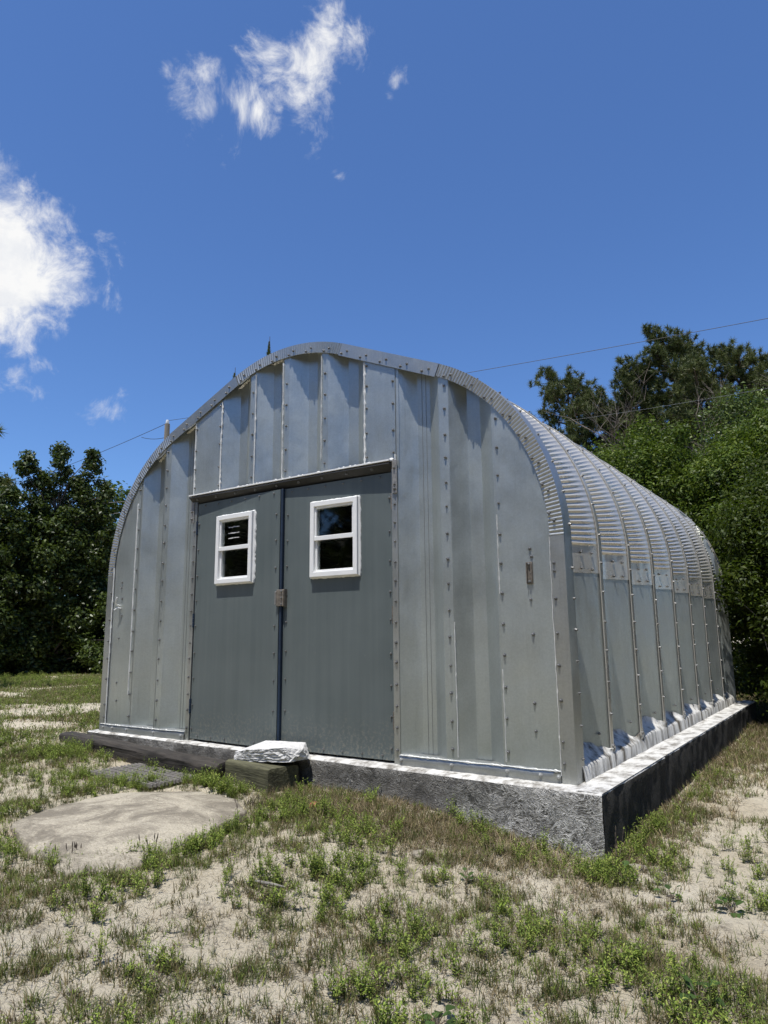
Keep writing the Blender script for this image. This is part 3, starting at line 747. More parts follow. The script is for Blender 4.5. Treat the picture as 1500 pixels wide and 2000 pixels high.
# ------------------------------------------------------------------ timber, block, rock, pad, grate
def rough_box(name, L, Wd, H, mat, amp, seed, seg=(40, 8, 8), ch=.01, wav=(6, 25, 25)):
    r2 = np.random.default_rng(seed); verts = {}; V = []; F = []
    nx_, ny_, nz_ = seg
    def vid(i, j, k):
        key = (i, j, k)
        if key not in verts:
            x = (i/nx_-.5)*L; y = (j/ny_-.5)*Wd; z = (k/nz_-.5)*H
            ex = (i in (0, nx_)); ey = (j in (0, ny_)); ez = (k in (0, nz_))
            if ey and ez: y *= 1-ch*2/Wd*.7; z *= 1-ch*2/H*.7
            if ex and (ey or ez): x *= 1-ch/L
            nn = fbm(x*wav[0]+seed, (y+z*1.7)*wav[1]+seed, 4, seed)-.5; n2_ = fbm(x*wav[0]*.7-seed, (z-y*1.3)*wav[2], 4, seed+5)-.5
            if ey: y += amp*nn*np.sign(y)
            if ez: z += amp*n2_*np.sign(z)
            if ex: x += amp*nn*np.sign(x)
            verts[key] = len(V); V.append((x, float(y), float(z)))
        return verts[key]
    for i in range(nx_):
        for j in range(ny_):
            for k in (0, nz_): q = (vid(i, j, k), vid(i+1, j, k), vid(i+1, j+1, k), vid(i, j+1, k)); F.append(q if k else q[::-1])
        for k in range(nz_):
            for j in (0, ny_): q = (vid(i, j, k), vid(i+1, j, k), vid(i+1, j, k+1), vid(i, j, k+1)); F.append(q[::-1] if j else q)
    for j in range(ny_):
        for k in range(nz_):
            for i in (0, nx_): q = (vid(i, j, k), vid(i, j+1, k), vid(i, j+1, k+1), vid(i, j, k+1)); F.append(q if i else q[::-1])
    return mesh_obj(name, V, F, mat, None, 45)
o = rough_box('railway_tie', 2.55, .19, .19, 'tie_wood', .03, 4, (70, 8, 8), .016); tag(o, 'long dark weathered timber lying along the left slab front', 'timber')
o.location = (-1.60, -.315, -.135); o.rotation_euler = (R(2), R(1.8), R(-1.5))
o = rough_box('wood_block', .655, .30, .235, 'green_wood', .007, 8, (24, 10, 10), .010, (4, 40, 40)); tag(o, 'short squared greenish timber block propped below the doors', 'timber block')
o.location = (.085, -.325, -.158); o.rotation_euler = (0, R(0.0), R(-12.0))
# broken lumps: convex hull of a few corners, cut up and chipped
def rock(name, L, Wd, H, seed, pts=None):
    import bmesh
    r2 = random.Random(seed); bm = bmesh.new(); SZ = .75 if pts else L
    if pts is None: pts = [(r2.choice((-1, 1))*r2.uniform(.3, .5), r2.choice((-1, 1))*r2.uniform(.3, .5), r2.choice((-1, 1))*r2.uniform(.25, .5)) for _ in range(16)]
    for q in pts: bm.verts.new((q[0]*L, q[1]*Wd, q[2]*H))
    h_ = bmesh.ops.convex_hull(bm, input=bm.verts); bmesh.ops.delete(bm, geom=[g_ for g_ in h_['geom_interior'] if isinstance(g_, bmesh.types.BMVert)], context='VERTS')
    for _ in range(4):
        bmesh.ops.subdivide_edges(bm, edges=[e for e in bm.edges if e.calc_length() > SZ*.035], cuts=1, use_grid_fill=True); bmesh.ops.triangulate(bm, faces=bm.faces)
    bm.normal_update()
    for q in list(bm.verts):
        n_ = q.normal.copy(); p_ = q.co/SZ; face = 1.0 if abs(n_.z) < .6 else .22
        c1 = NZ.fractal(p_*11+Vector((seed, 0, 0)), .9, 2.0, 3); c2 = abs(NZ.noise(p_*26+Vector((0, seed, 0)))); q.co += n_*SZ*(c1*.012*face-c2*.022*face)
    me = bpy.data.meshes.new(name); bm.to_mesh(me); bm.free(); me.materials.append(MAT['rock']); o = bpy.data.objects.new(name, me); COL.objects.link(o); return o
RP = [(-.36, -.13, -.062), (.33, -.12, -.052), (.35, .1, -.05), (-.34, .1, -.06), (-.36, -.12, .012), (-.16, -.145, .040), (.1, -.145, .052), (.30, -.125, .062), (-.20, .11, .085), (.0, .13, .080), (.28, .12, .074), (.36, .0, .03), (.355, -.07, -.01), (-.37, .02, .03)]
o = rock('broken_concrete', 1, 1, 1, 4, RP); tag(o, 'rough white broken concrete chunk wedged against the doors', 'rock'); o.location = (.135, -.245, .028); o.rotation_euler = (0, R(-4.0), R(-3.5))
# old domed concrete pad
PADO = [(-.56, -2.06), (-.66, -1.93), (-.76, -1.61), (-.80, -1.31), (-.70, -1.06), (-.48, -.82), (-.22, -.70), (.13, -.72), (.40, -.80), (.62, -1.05), (.72, -1.5), (.82, -1.92), (.90, -2.2), (.68, -2.39), (.26, -2.30), (-.2, -2.23)]
pc = np.mean(PADO, 0); v = []; f = []; NR, NA = 22, 96
pr_ = np.array(PADO+PADO[:1]); seg_ = np.linspace(0, len(PADO), NA, endpoint=False)
ol = np.stack([np.interp(seg_, range(len(pr_)), pr_[:, 0]), np.interp(seg_, range(len(pr_)), pr_[:, 1])], -1)
ol = (ol+np.roll(ol, 1, 0)+np.roll(ol, -1, 0)+np.roll(ol, 2, 0)+np.roll(ol, -2, 0))/5
ol += np.stack([(fbm(seg_*3, seg_*0, 3, 5)-.5)*.09, (fbm(seg_*3, seg_*0+4, 3, 6)-.5)*.09], -1)
for r1 in range(NR+1):
    q = r1/(NR-2)
    for k in range(NA):
        qq = min(q, 1.0); x, y = pc+(ol[k]-pc)*qq*(1 if r1 <= NR-2 else 1.01)
        z = -.240+.062*(1-qq**2.2)+(fbm(x*2.5, y*2.5, 4, 40)-.5)*.04-.02*max(0, -1.2-y)
        if r1 == NR-1: z -= .012
        if r1 == NR: z -= .12
        v.append((x-pc[0], y-pc[1], z+.30))
f = [(r1*NA+k, (r1+1)*NA+k, (r1+1)*NA+(k+1) % NA, r1*NA+(k+1) % NA) for r1 in range(NR) for k in range(NA)]
o = fix_normals(mesh_obj('concrete_pad', v, f, 'pad_concrete', None, 50)); o.location = (pc[0], pc[1], -.30); tag(o, 'old rounded bare concrete pad set in the sand', 'concrete pad')
# slatted grate
gr = empty('drain_grate', (-1.0, -.62, -.195)); tag(gr, 'weathered slatted grate lying on sand behind the concrete pad', 'grate')
gr.rotation_euler = (R(-1), R(2), R(1))
sm = None
for i in range(16):
    y = -.30+i*.039
    if sm is None:
        o = MB().box(-.43, .43, -.0055, .0055, -.016, .016, .002).build('slat', 'bark_grey', gr); sm = o.data
    else: o = bpy.data.objects.new('slat', sm); COL.objects.link(o); o.parent = gr
    o.location = (random.uniform(-.004, .004), y, random.uniform(-.002, .002))
for x in (-.40, 0, .40): MB().box(x-.012, x+.012, -.315, .30, -.034, -.0125).build('bearer', 'tie_wood', gr)

# ------------------------------------------------------------------ low vegetation
def blades(N, base, h, wd, az, lean, bend, col):
    """curved tapering blades: 5 points, quad + tri -> three triangles"""
    dx, dy = np.cos(az), np.sin(az); px_, py_ = -dy, dx
    V = np.zeros((N, 5, 3)); 
    for k, (s_, ww) in enumerate(((0, 1.0), (.55, .8), (1.0, 0))):
        out = lean*h*s_+bend*h*s_*s_; up = h*s_*np.sqrt(np.clip(1-np.minimum(.95, (lean+bend*s_))**2*.8, .05, 1))
        cx = base[:, 0]+dx*out; cy = base[:, 1]+dy*out; cz = base[:, 2]+up
        if k < 2:
            V[:, 2*k] = np.stack([cx-px_*wd*ww/2, cy-py_*wd*ww/2, cz], -1); V[:, 2*k+1] = np.stack([cx+px_*wd*ww/2, cy+py_*wd*ww/2, cz], -1)
        else: V[:, 4] = np.stack([cx, cy, cz], -1)
    return V
BF = [(0, 1, 3), (0, 3, 2), (2, 3, 4)]
def inside_block(x, y):
    """places where nothing grows: slab, pad middle, timbers"""
    a = (x > -2.82) & (x < 2.94) & (y > -.145-.018*x) & (y < 7.3)
    p = (((x-.06)/.80)**2+((y+1.50)/.86)**2) < .86
    t_ = (x > -2.95) & (x < -.30) & (y > -.43) & (y < -.1)
    b_ = (x > -.27) & (x < .45) & (y > -.52) & (y < -.1)
    return a | p | t_ | b_
GREEN = np.array([[.160, .220, .036], [.200, .260, .048], [.115, .165, .032], [.240, .265, .066]])
DARK = np.array([[.100, .118, .036], [.138, .118, .052], [.078, .096, .030], [.165, .128, .066]])
STRAW = np.array([[.30, .235, .135], [.21, .155, .095], [.36, .29, .175], [.13, .092, .065]])
BROWN = np.array([[.125, .086, .056], [.175, .124, .078], [.090, .062, .042], [.215, .160, .098]])
def pick(pal, n): return pal[rng.integers(0, len(pal), n)]*rng.uniform(.75, 1.3, (n, 1))
def scatter(n, x0, x1, y0, y1, dens):
    x = rng.uniform(x0, x1, n); y = rng.uniform(y0, y1, n); k = (rng.random(n) < dens(x, y)) & ~inside_block(x, y); return x[k], y[k]
def g01(x, y, cx, cy, rx, ry): return np.exp(-(((x-cx)/rx)**2+((y-cy)/ry)**2))
def cover(x, y):
    """how overgrown the sand is"""
    n = .68*fbm(x*7.5, y*7.5, 4, 77)+.32*fbm(x*1.3, y*1.3, 3, 78)
    c = np.clip((n-.43)*8.0, 0.15, 1)
    c = c*(1-.85*np.clip(g01(x, y, 3.60, .4, .42, 1.5), 0, 1))
    c = c*(1-.75*g01(x, y, -1.6, -1.35, .7, .55))*(1-.6*g01(x, y, 2.9, -1.6, .35, .3))
    c = np.clip(c+.7*g01(x, y, 1.6, -.5, .9, .25)+.55*g01(x, y, 2.98, 1.5, .10, 2.5), 0, 1)
    return c
def tuft_field(name, x, y, per, hr, wr, lean, bend, pal, spread, label, cat):
    n = len(x)*per; bx2 = np.repeat(x, per)+rng.normal(0, spread, n); by2 = np.repeat(y, per)+rng.normal(0, spread, n)
    hs = np.repeat(rng.uniform(.6, 1.25, len(x)), per)*rng.uniform(hr[0], hr[1], n)
    base = np.stack([bx2, by2, ground_h(bx2, by2)-.004], -1)
    V = blades(n, base, hs, rng.uniform(wr[0], wr[1], n), rng.uniform(0, 2*np.pi, n), rng.uniform(lean[0], lean[1], n), rng.uniform(bend[0], bend[1], n), None)
    tc = np.repeat(pick(pal, len(x)), per, 0)*rng.uniform(.7, 1.35, (n, 1))
    o = big_mesh(name, V, 5, BF, 'grass', None, tc); tag(o, label, cat, kind='stuff'); return o
near = (-2.6, 4.6, -3.9, 1.4)
x, y = scatter(56000, *near, lambda x, y: cover(x, y)*.62)
tuft_field('grass_tufts', x, y, 9, (.025, .085), (.0022, .0042), (.05, .65), (.05, .6), DARK, .013, 'dark green and brown grass tufts growing in the foreground sand', 'grass')
x, y = scatter(40000, *near, lambda x, y: cover(x, y)*.5*np.clip(fbm(x*1.3+9, y*1.3, 3, 12)*4-1.5, 0, 1))
tuft_field('green_grass', x, y, 8, (.025, .07), (.0024, .0048), (.1, .7), (.1, .6), GREEN*.8, .015, 'fresh green grass in patches across the sand', 'grass')
x, y = scatter(50000, *near, lambda x, y: np.clip(cover(x, y)*.62+.05, 0, 1))
tuft_field('dry_straw', x, y, 5, (.02, .075), (.0018, .0036), (.6, .97), (0, .2), np.vstack([BROWN, STRAW*.6, STRAW*.9]), .022, 'flattened brown dead grass and litter over the sand', 'dry grass')
x, y = scatter(9000, 0.3, 3.1, -1.35, -.15, lambda x, y: .62*g01(x, y, 1.75, -.5, 1.1, .42))
tuft_field('tan_straw', x, y, 7, (.03, .10), (.002, .0036), (.35, .95), (0, .5), np.vstack([STRAW, STRAW, BROWN]), .02, 'pale tan straw along the foot of the slab front', 'dry grass')
x, y = scatter(5000, 2.93, 3.9, -.3, 6.4, lambda x, y: np.clip(1-(x-2.95)/.5, 0, 1)*.8+.55*np.clip((y-1.6)/2, 0, 1))
tuft_field('slab_side_grass', x, y, 9, (.03, .11), (.003, .006), (.1, .8), (.1, .6), np.vstack([GREEN*.7, STRAW, STRAW*.7, BROWN]), .02, 'mixed green and dry grass along the dark side of the slab', 'grass')
x, y = scatter(9000, 4.3, 11, -4.5, 7, lambda x, y: np.clip((fbm(x*.9, y*.9, 4, 35)-.25)*6, .2, 1))  # out-of-view grass added to cut the bright sand's reflection in the side wall
tuft_field('unseen_rough_grass', x, y, 6, (.06, .16), (.010, .020), (.2, .8), (.1, .6), np.vstack([GREEN*.5, DARK, BROWN]), .09, 'rough grass added out of view right of the sandy path to dull the sand bounce', 'grass')
def lawn_d(x, y):
    b_ = np.arctan2(x-CAM_LOC[0], y-CAM_LOC[1])                      # thinner where the shed or the frame edge hides it
    vis = np.where((b_ > -1.16) & (b_ < -.93), 1.0, .22)
    return np.clip((fbm(x*.9, y*.9, 4, 33)-.30)*6, .12, 1)*vis
x, y = scatter(120000, -19, -2.2, -1.4, 10.5, lawn_d)
tuft_field('lawn_grass', x, y, 5, (.03, .085), (.006, .012), (.2, .8), (.1, .6), np.vstack([GREEN*.62, GREEN*.8, GREEN*.5, STRAW*.7, DARK*1.2, BROWN]), .07, 'rough green and tan lawn grass left of the shed', 'grass')
x, y = scatter(26000, 0.0, 8.0, 5.4, 15, lambda x, y: np.clip((y-5.2)/1.3, 0, .95))
tuft_field('thicket_litter', x, y, 5, (.05, .16), (.008, .02), (.3, .95), (0, .4), np.vstack([BROWN, DARK, BROWN*.6]), .08, 'dead leaves and shaded grass under the thicket', 'leaf litter')

# leafy weeds: upright stems with whorls of narrow leaves
def weed(seed, H, nst, nl, ll, lw, spread, pal):
    r2 = np.random.default_rng(seed); LV = []; LC = []
    for s_ in range(nst):
        a = r2.uniform(0, 6.28); ln = r2.uniform(.0, spread); h = H*r2.uniform(.6, 1.1); bx2, by2 = r2.normal(0, .012, 2)
        for i in range(nl):
            f_ = .15+.85*(i+r2.uniform(0, .6))/nl; px_ = bx2+math.cos(a)*ln*h*f_; py_ = by2+math.sin(a)*ln*h*f_; pz_ = h*f_
            aa = r2.uniform(0, 6.28); el = r2.uniform(.0, .9)+.35*f_; L = ll*r2.uniform(.6, 1.15)*(1-.35*f_); w2 = lw*r2.uniform(.8, 1.2)
            d = np.array([math.cos(aa)*math.cos(el), math.sin(aa)*math.cos(el), math.sin(el)]); sd_ = np.array([-math.sin(aa), math.cos(aa), 0])
            p0 = np.array([px_, py_, pz_]); tip = p0+d*L-np.array([0, 0, L*.18]); m1 = p0+d*L*.45
            LV.append([p0, m1-sd_*w2*.5, tip, m1+sd_*w2*.5]); LC.append(pal[r2.integers(0, len(pal))]*r2.uniform(.75, 1.3))
        p0 = np.array([bx2, by2, 0]); p1 = np.array([bx2+math.cos(a)*ln*h, by2+math.sin(a)*ln*h, h]); sd_ = np.array([-math.sin(a), math.cos(a), 0])*.0016
        LV.append([p0-sd_, p0+sd_, p1+sd_*.5, p1-sd_*.5]); LC.append(np.array([.11, .12, .05]))
    return np.array(LV), np.array(LC)
variants = [weed(i, .10+.012*i, 6+i % 3, 10, .036, .0085, .55, GREEN*1.2) for i in range(6)]
dvar = [weed(20+i, .11, 5, 8, .026, .007, .5, BROWN*1.0) for i in range(3)]
def weed_field(name, pts, vs, label, smin, smax):
    VV = []; CC = []
    for x, y in pts:
        LV, LC = vs[rng.integers(0, len(vs))]; a = rng.uniform(0, 6.28); s_ = rng.uniform(smin, smax); Rm = np.array([[math.cos(a), -math.sin(a), 0], [math.sin(a), math.cos(a), 0], [0, 0, 1]])
        VV.append((LV*s_)@Rm.T+np.array([x, y, float(ground_h(x, y))-.003])); CC.append(LC*rng.uniform(.8, 1.25))
    o = big_mesh(name, np.concatenate(VV), 4, [(0, 1, 2, 3)], 'grass', None, np.concatenate(CC)); tag(o, label, 'weeds', kind='stuff')
def cluster(specs):
    out = []
    for cx, cy, rx, ry, n in specs:
        q = rng.normal(0, .5, (n, 2))*np.array([rx, ry])+np.array([cx, cy]); k = ~inside_block(q[:, 0], q[:, 1]); out += [tuple(v) for v in q[k]]
    return out
def wcover(x, y):
    n = np.clip((fbm(x*2.6+40, y*2.6, 4, 91)-.45)*9, 0, 1)
    z = .36+.55*g01(x, y, 3.25, -1.0, .75, .8)+.9*g01(x, y, 1.0, -1.35, .45, .6)+.5*g01(x, y, 2.2, -1.5, .6, .5)+1.0*g01(x, y, -1.9, -.75, .9, .5)
    z = z*(1-.95*g01(x, y, 3.62, .35, .4, .9))
    return np.clip(n*z, 0, 1)
x, y = scatter(20000, *near, lambda x, y: wcover(x, y)*.6)
weed_field('weed_patches', list(zip(x, y))+cluster([(-.88, -.90, .22, .12, 26), (-.68, -.80, .16, .12, 22), (-.30, -.60, .22, .10, 40), (.0, -.62, .22, .10, 34), (-1.45, -1.05, .22, .12, 18), (-.92, -1.40, .12, .25, 26), (-.45, -.47, .12, .04, 8),
    (.86, -1.35, .12, .25, 34), (.95, -1.75, .14, .25, 40), (.95, -.95, .2, .2, 26), (-.1, -2.42, .3, .10, 24), (-.75, -2.05, .10, .25, 20), (-2.0, -.75, .4, .2, 36), (-2.5, -.45, .3, .15, 24),
    (3.0, -.5, .16, .14, 30), (3.02, .6, .06, .8, 26), (3.15, 2.2, .15, 1.0, 26), (3.62, .3, .2, .5, 9), (3.75, -.1, .15, .3, 6)]), variants, 'low bright green leafy weeds in patches over the sand', .4, .95)
x, y = scatter(3600, *near, lambda x, y: cover(x, y)*.30)
weed_field('sprouting_weeds', list(zip(x, y)), variants, 'small scattered green weed sprouts between the grass', .22, .5)
x, y = scatter(2600, *near, lambda x, y: cover(x, y)*.30)
weed_field('brown_weeds', list(zip(x, y)), dvar, 'small withered brown weeds among the grass', .35, .85)
x, y = scatter(9000, -17, -2.6, -1.0, 9, lambda x, y: lawn_d(x, y)*np.clip((fbm(x*.7, y*.7, 3, 55)-.40)*4, 0, .5))
weed_field('lawn_weeds', list(zip(x, y)), variants, 'leafy green weeds through the lawn left of the shed', .6, 1.3)
# seed-head stalks
def stalks(name, cx, cy, n, spread, H, label, cat='plant', headc=(.075, .05, .035)):
    root = empty(name, (cx, cy, float(ground_h(cx, cy))-.004)); tag(root, label, cat); r2 = random.Random(int(abs(cx*100))+n)
    for i in range(n):
        a = r2.uniform(0, 6.28); d = r2.uniform(0, spread); ln = r2.uniform(0, .3); h = H*r2.uniform(.6, 1.1); bx2, by2 = math.cos(a)*d, math.sin(a)*d
        tx, ty = bx2+math.cos(a)*ln*h, by2+math.sin(a)*ln*h
        st_ = MB().tube([(bx2, by2, 0), ((bx2+tx)/2+.003, (by2+ty)/2, h*.55), (tx, ty, h)], [.0014, .0012, .001], 4).build('stem', 'twig_dead', root)
        MB().tube([(tx, ty, h*.97), (tx+math.cos(a)*.004, ty, h+.008), (tx+math.cos(a)*.008, ty, h+.024), (tx+math.cos(a)*.011, ty, h+.034)], [.0012, .0036, .003, .0008], 5).build('seed_head', 'bark', st_)
    LV, LC = weed(n, H*.35, 3, 8, .05, .008, .8, GREEN*.8); big_mesh('leaf', LV, 4, [(0, 1, 2, 3)], 'grass', root, LC)
stalks('plantain', .72, -1.06, 9, .10, .13, 'dark seed-head stalks at the right edge of the concrete pad'); stalks('plantain', .40, -2.22, 8, .07, .13, 'dark seed-head stalks at the near left edge of the pad')
stalks('plantain', .80, -1.98, 5, .05, .12, 'small seed-head stalks beside the near end of the pad'); stalks('plantain', 3.0, -.28, 4, .05, .24, 'tall spiky seed stalks against the dark slab corner')
# broad leaved plants on the bare sand at the right
def broadleaf(cx, cy, n, L, label, seed):
    r2 = np.random.default_rng(seed); root = empty('broadleaf_plant', (cx, cy, float(ground_h(cx, cy))-.003)); tag(root, label, 'plant', 'broad leaved plants in the sand'); mb = MB(); sh = None
    for i in range(n):
        a = i*2.4+r2.uniform(-.4, .4); el = r2.uniform(.45, 1.25); l2 = L*r2.uniform(.7, 1.2); st_ = L*r2.uniform(.5, 1.5)
        d = np.array([math.cos(a)*math.cos(el), math.sin(a)*math.cos(el), math.sin(el)]); base = d*st_; mb.tube([(0, 0, 0), tuple(base*.6+np.array([0, 0, .003])), tuple(base)], [.0022, .002, .0016], 5)
        e2 = el-.55; d2 = np.array([math.cos(a)*math.cos(e2), math.sin(a)*math.cos(e2), math.sin(e2)]); sd_ = np.array([-math.sin(a), math.cos(a), 0]); up = np.cross(d2, sd_)*-1
        V = []; 
        for q, ww in ((0, .05), (.2, .32), (.45, .42), (.75, .28), (1, .02)):
            c_ = base+d2*l2*q-np.array([0, 0, l2*.16*q*q])
            for s2 in (-1, 0, 1): V.append(c_+sd_*s2*ww*l2+np.array([0, 0, abs(s2)*ww*l2*.28]))
        F = [(r_*3+c2, r_*3+c2+1, r_*3+c2+4, r_*3+c2+3) for r_ in range(4) for c2 in range(2)]
        cl_ = np.ones((15, 4)); cl_[:, :3] = np.array([.060, .105, .028])*r2.uniform(.7, 1.35)
        mesh_obj('leaf', np.array(V), F, 'leaf_soft', root, 180, col=cl_)
    mb.build('stem', 'twig_dead', root)
for i, (cx, cy, n, L, lb) in enumerate([(3.70, -.62, 8, .052, 'broad leaved green plant on bare sand at the right edge'), (3.40, -.60, 6, .045, 'broad leaved plant near the slab corner path'), (3.10, -.42, 7, .05, 'dark broad leaved plant just in front of the slab corner'),
        (3.72, -1.62, 10, .055, 'large dark leaved plant at the lower right corner'), (2.42, -1.08, 6, .04, 'small glossy leaved plant in front of the slab front'), (2.93, -2.28, 9, .05, 'pale upright leafy plant at the bottom edge')]): broadleaf(cx, cy, n, L, lb, i)
# fallen stick
o = MB().tube([(-.14, 0, .0), (-.05, .012, .008), (.04, 0, .006), (.13, -.018, .002)], [.004, .008, .009, .004], 7).build('fallen_stick', 'bark_grey', None, 60); tag(o, 'short bare grey stick lying in the foreground grass', 'stick')
o.location = (1.66, -1.90, float(ground_h(1.66, -1.90))+.012); o.rotation_euler = (0, 0, R(20))
# a chip of brick and a few stones
def pebble(x, y, s_, mat, name, label, cat, seed):
    o = rock(name, s_*1.5, s_, s_*.6, seed); o.data.materials.clear(); o.data.materials.append(MAT[mat]); o.location = (x, y, float(ground_h(x, y))+s_*.15); o.rotation_euler = (0, 0, seed); tag(o, label, cat)
simple('brick_red', (.36, .13, .075), .85)
pebble(.92, -.62, .06, 'brick_red', 'brick_chip', 'small red brick chip in the sand by the block', 'brick chip', 2); pebble(3.12, -.22, .07, 'pad_concrete', 'stone', 'pale flat stone beside the slab corner', 'stone', 3); pebble(2.05, -1.0, .06, 'pad_concrete', 'stone', 'pale stone in the straw before the slab', 'stone', 5)

# ------------------------------------------------------------------ trees
def leaf_quads(P, Nrm, size, aspect, r2):
    n = len(P); Nrm = Nrm/np.linalg.norm(Nrm, axis=1, keepdims=True); t_ = r2.normal(size=(n, 3)); t_ -= Nrm*(t_*Nrm).sum(1, keepdims=True); t_ /= np.linalg.norm(t_, axis=1, keepdims=True); b_ = np.cross(Nrm, t_)
    s_ = size*r2.uniform(.65, 1.3, (n, 1)); V = np.zeros((n, 4, 3)); fold = Nrm*s_*.12
    V[:, 0] = P-t_*s_*.5; V[:, 1] = P+b_*s_*aspect*.5+fold; V[:, 2] = P+t_*s_*.5; V[:, 3] = P-b_*s_*aspect*.5+fold; return V
def crown_leaves(clumps, nleaf, size, aspect, pal, seed, up=.5, shell=.55):
    r2 = np.random.default_rng(seed); C_ = np.array([c[:3] for c in clumps]); Rr = np.array([c[3] for c in clumps]); wgt = Rr**2; k = r2.choice(len(C_), nleaf, p=wgt/wgt.sum())
    d = r2.normal(size=(nleaf, 3)); d /= np.linalg.norm(d, axis=1, keepdims=True); rr = Rr[k][:, None]*(shell+(1-shell)*r2.random((nleaf, 1)))*(1+.22*r2.normal(size=(nleaf, 1)))
    P = C_[k]+d*rr*np.array([1, 1, .85]); Nn = d*.7+np.array([0, 0, up])+r2.normal(size=(nleaf, 3))*.55
    cc = pal[r2.integers(0, len(pal), nleaf)]*r2.uniform(.7, 1.35, (nleaf, 1))*(r2.uniform(.85, 1.15, len(C_))[k])[:, None]
    return leaf_quads(P, Nn, size, aspect, r2), cc
def limbs(mb, base, clumps, r0, seed, hub=.45, every=1):
    r2 = random.Random(seed); top = max(c[2] for c in clumps); cx = np.mean([c[0] for c in clumps]); cy = np.mean([c[1] for c in clumps])
    tp = Vector((cx, cy, base[2]+(top-base[2])*.8)); B = Vector(base)
    tr = [B.lerp(tp, q)+Vector((r2.uniform(-.1, .1)*q, r2.uniform(-.1, .1)*q, 0)) for q in (0, .15, .35, .6, 1)]
    mb.tube(tr, [r0*1.3, r0, r0*.8, r0*.5, r0*.15], 8)
    for c in clumps[::every]:
        e = Vector(c[:3]); q = min(.9, max(.08, (e.z-base[2])/(tp.z-base[2])-r2.uniform(.1, .35))); s_ = B.lerp(tp, q); m_ = s_.lerp(e, .5)+Vector((r2.uniform(-.2, .2), r2.uniform(-.2, .2), r2.uniform(-.1, .25)))
        mb.tube([s_, m_, e], [r0*.32*(1-q*.6), r0*.2*(1-q*.6), r0*.05], 5)
def broad_tree(name, loc, clumps, nleaf, size, aspect, pal, seed, label, cat='tree', r0=.14, mat='leaf_glossy', bark='bark', group=None, shell=.55, every=2):
    root = empty(name, loc); tag(root, label, cat, group); mb = MB(); limbs(mb, (0, 0, -.1), clumps, r0, seed, every=every); mb.build('trunk', bark, root, 60)
    V, c = crown_leaves(clumps, nleaf, size, aspect, pal, seed, shell=shell); big_mesh('crown', V, 4, [(0, 1, 2, 3)], mat, root, c); return root
DG = np.array([[.042, .062, .013], [.054, .078, .016], [.032, .048, .011], [.076, .098, .022]])
YG = np.array([[.072, .112, .012], [.095, .140, .015], [.048, .080, .010], [.125, .160, .022]])
PG = np.array([[.066, .084, .022], [.086, .104, .026], [.046, .062, .018], [.110, .118, .036]])
def spire_clumps(spires, seed, rbase=.75, low=.3):
    """upright leafy leaders: (x, y, top, radius)"""
    r2 = random.Random(seed); out = []
    for x, y, top, rad in spires:
        z = low
        while z < top-.15:
            q = z/top; rr = rad*(1-.72*q**2.0)
            for k in range(3 if q < .75 else 2):
                a = r2.uniform(0, 6.28); d = rr*r2.uniform(.25, .8); out.append((x+math.cos(a)*d, y+math.sin(a)*d, z+r2.uniform(-.15, .15), rr*r2.uniform(.38, .6)))
            z += rr*.42+.08
        out.append((x, y, top-.18, .22)); out.append((x+.05, y, top-.45, .3))
    return out
broad_tree('evergreen_tree', (-16.43, 7.14, -.08), spire_clumps([(0, 0, 7.35, 1.15), (-.46, -.82, 7.0, .95), (.50, .86, 7.2, .95), (.30, .42, 6.3, .8), (-.2, -.4, 6.4, .8), (.75, 1.2, 6.2, .7), (-.9, -1.3, 6.2, .8)], 3), 110000, .125, .5, DG, 3, 'dark glossy evergreen with three leafy tops left of the shed', r0=.16)
broad_tree('evergreen_tree', (-17.0, 4.7, -.08), spire_clumps([(0, 0, 5.6, 1.4), (.6, .9, 5.75, 1.1), (-.8, -.8, 5.8, 1.2), (.5, .1, 4.5, 1.2)], 4), 70000, .125, .5, DG, 4, 'lower dark evergreen at the left edge of the photo', r0=.16)
broad_tree('evergreen_shrub', (-14.2, 8.6, -.08), [(x_, y_, z_, r1) for x_, y_, z_, r1 in spire_clumps([(0, 0, 2.75, 1.0), (-.7, -.5, 2.5, .8), (.7, .7, 2.6, .9)], 5, low=.35)], 17000, .12, .5, DG*1.25, 5, 'rounded leafy shrub at the foot of the evergreens beside the shed', 'shrub', r0=.08)
broad_tree('evergreen_tree', (-15.6, 10.6, -.08), spire_clumps([(0, 0, 5.2, 1.4), (1.0, 1.0, 4.9, 1.3), (-.7, -.4, 5.3, 1.2)], 6), 30000, .13, .5, DG, 6, 'evergreen directly behind the left corner of the shed', r0=.15)
broad_tree('evergreen_tree', (-19.5, 1.6, -.08), spire_clumps([(0, 0, 5.8, 1.6), (-.8, -.8, 6.2, 1.4)], 7), 16000, .16, .5, DG, 7, 'evergreen further left beyond the lawn', r0=.15)
def dome_clumps(rx, ry, zb, zt, n, rmin, rmax, seed, floor=True):
    r2 = random.Random(seed); out = []
    for i in range(n):
        a = r2.uniform(0, 6.28); q = r2.random()**.5; h = r2.random()
        rad = math.sqrt(max(.02, 1-(h*1.0)**2.4)); x_ = math.cos(a)*rx*rad*q**.4; y_ = math.sin(a)*ry*rad*q**.4
        out.append((x_, y_, zb+(zt-zb)*h*(.80+.2*r2.random()), r2.uniform(rmin, rmax)))
    return out
broad_tree('far_tree', (-31, 19.0, -.1), dome_clumps(4.5, 4.5, 2, 9.6, 60, .8, 1.4, 8), 16000, .28, .6, YG*.75, 8, 'distant yellow-green tree seen between evergreen and shed', r0=.3, mat='leaf_soft')
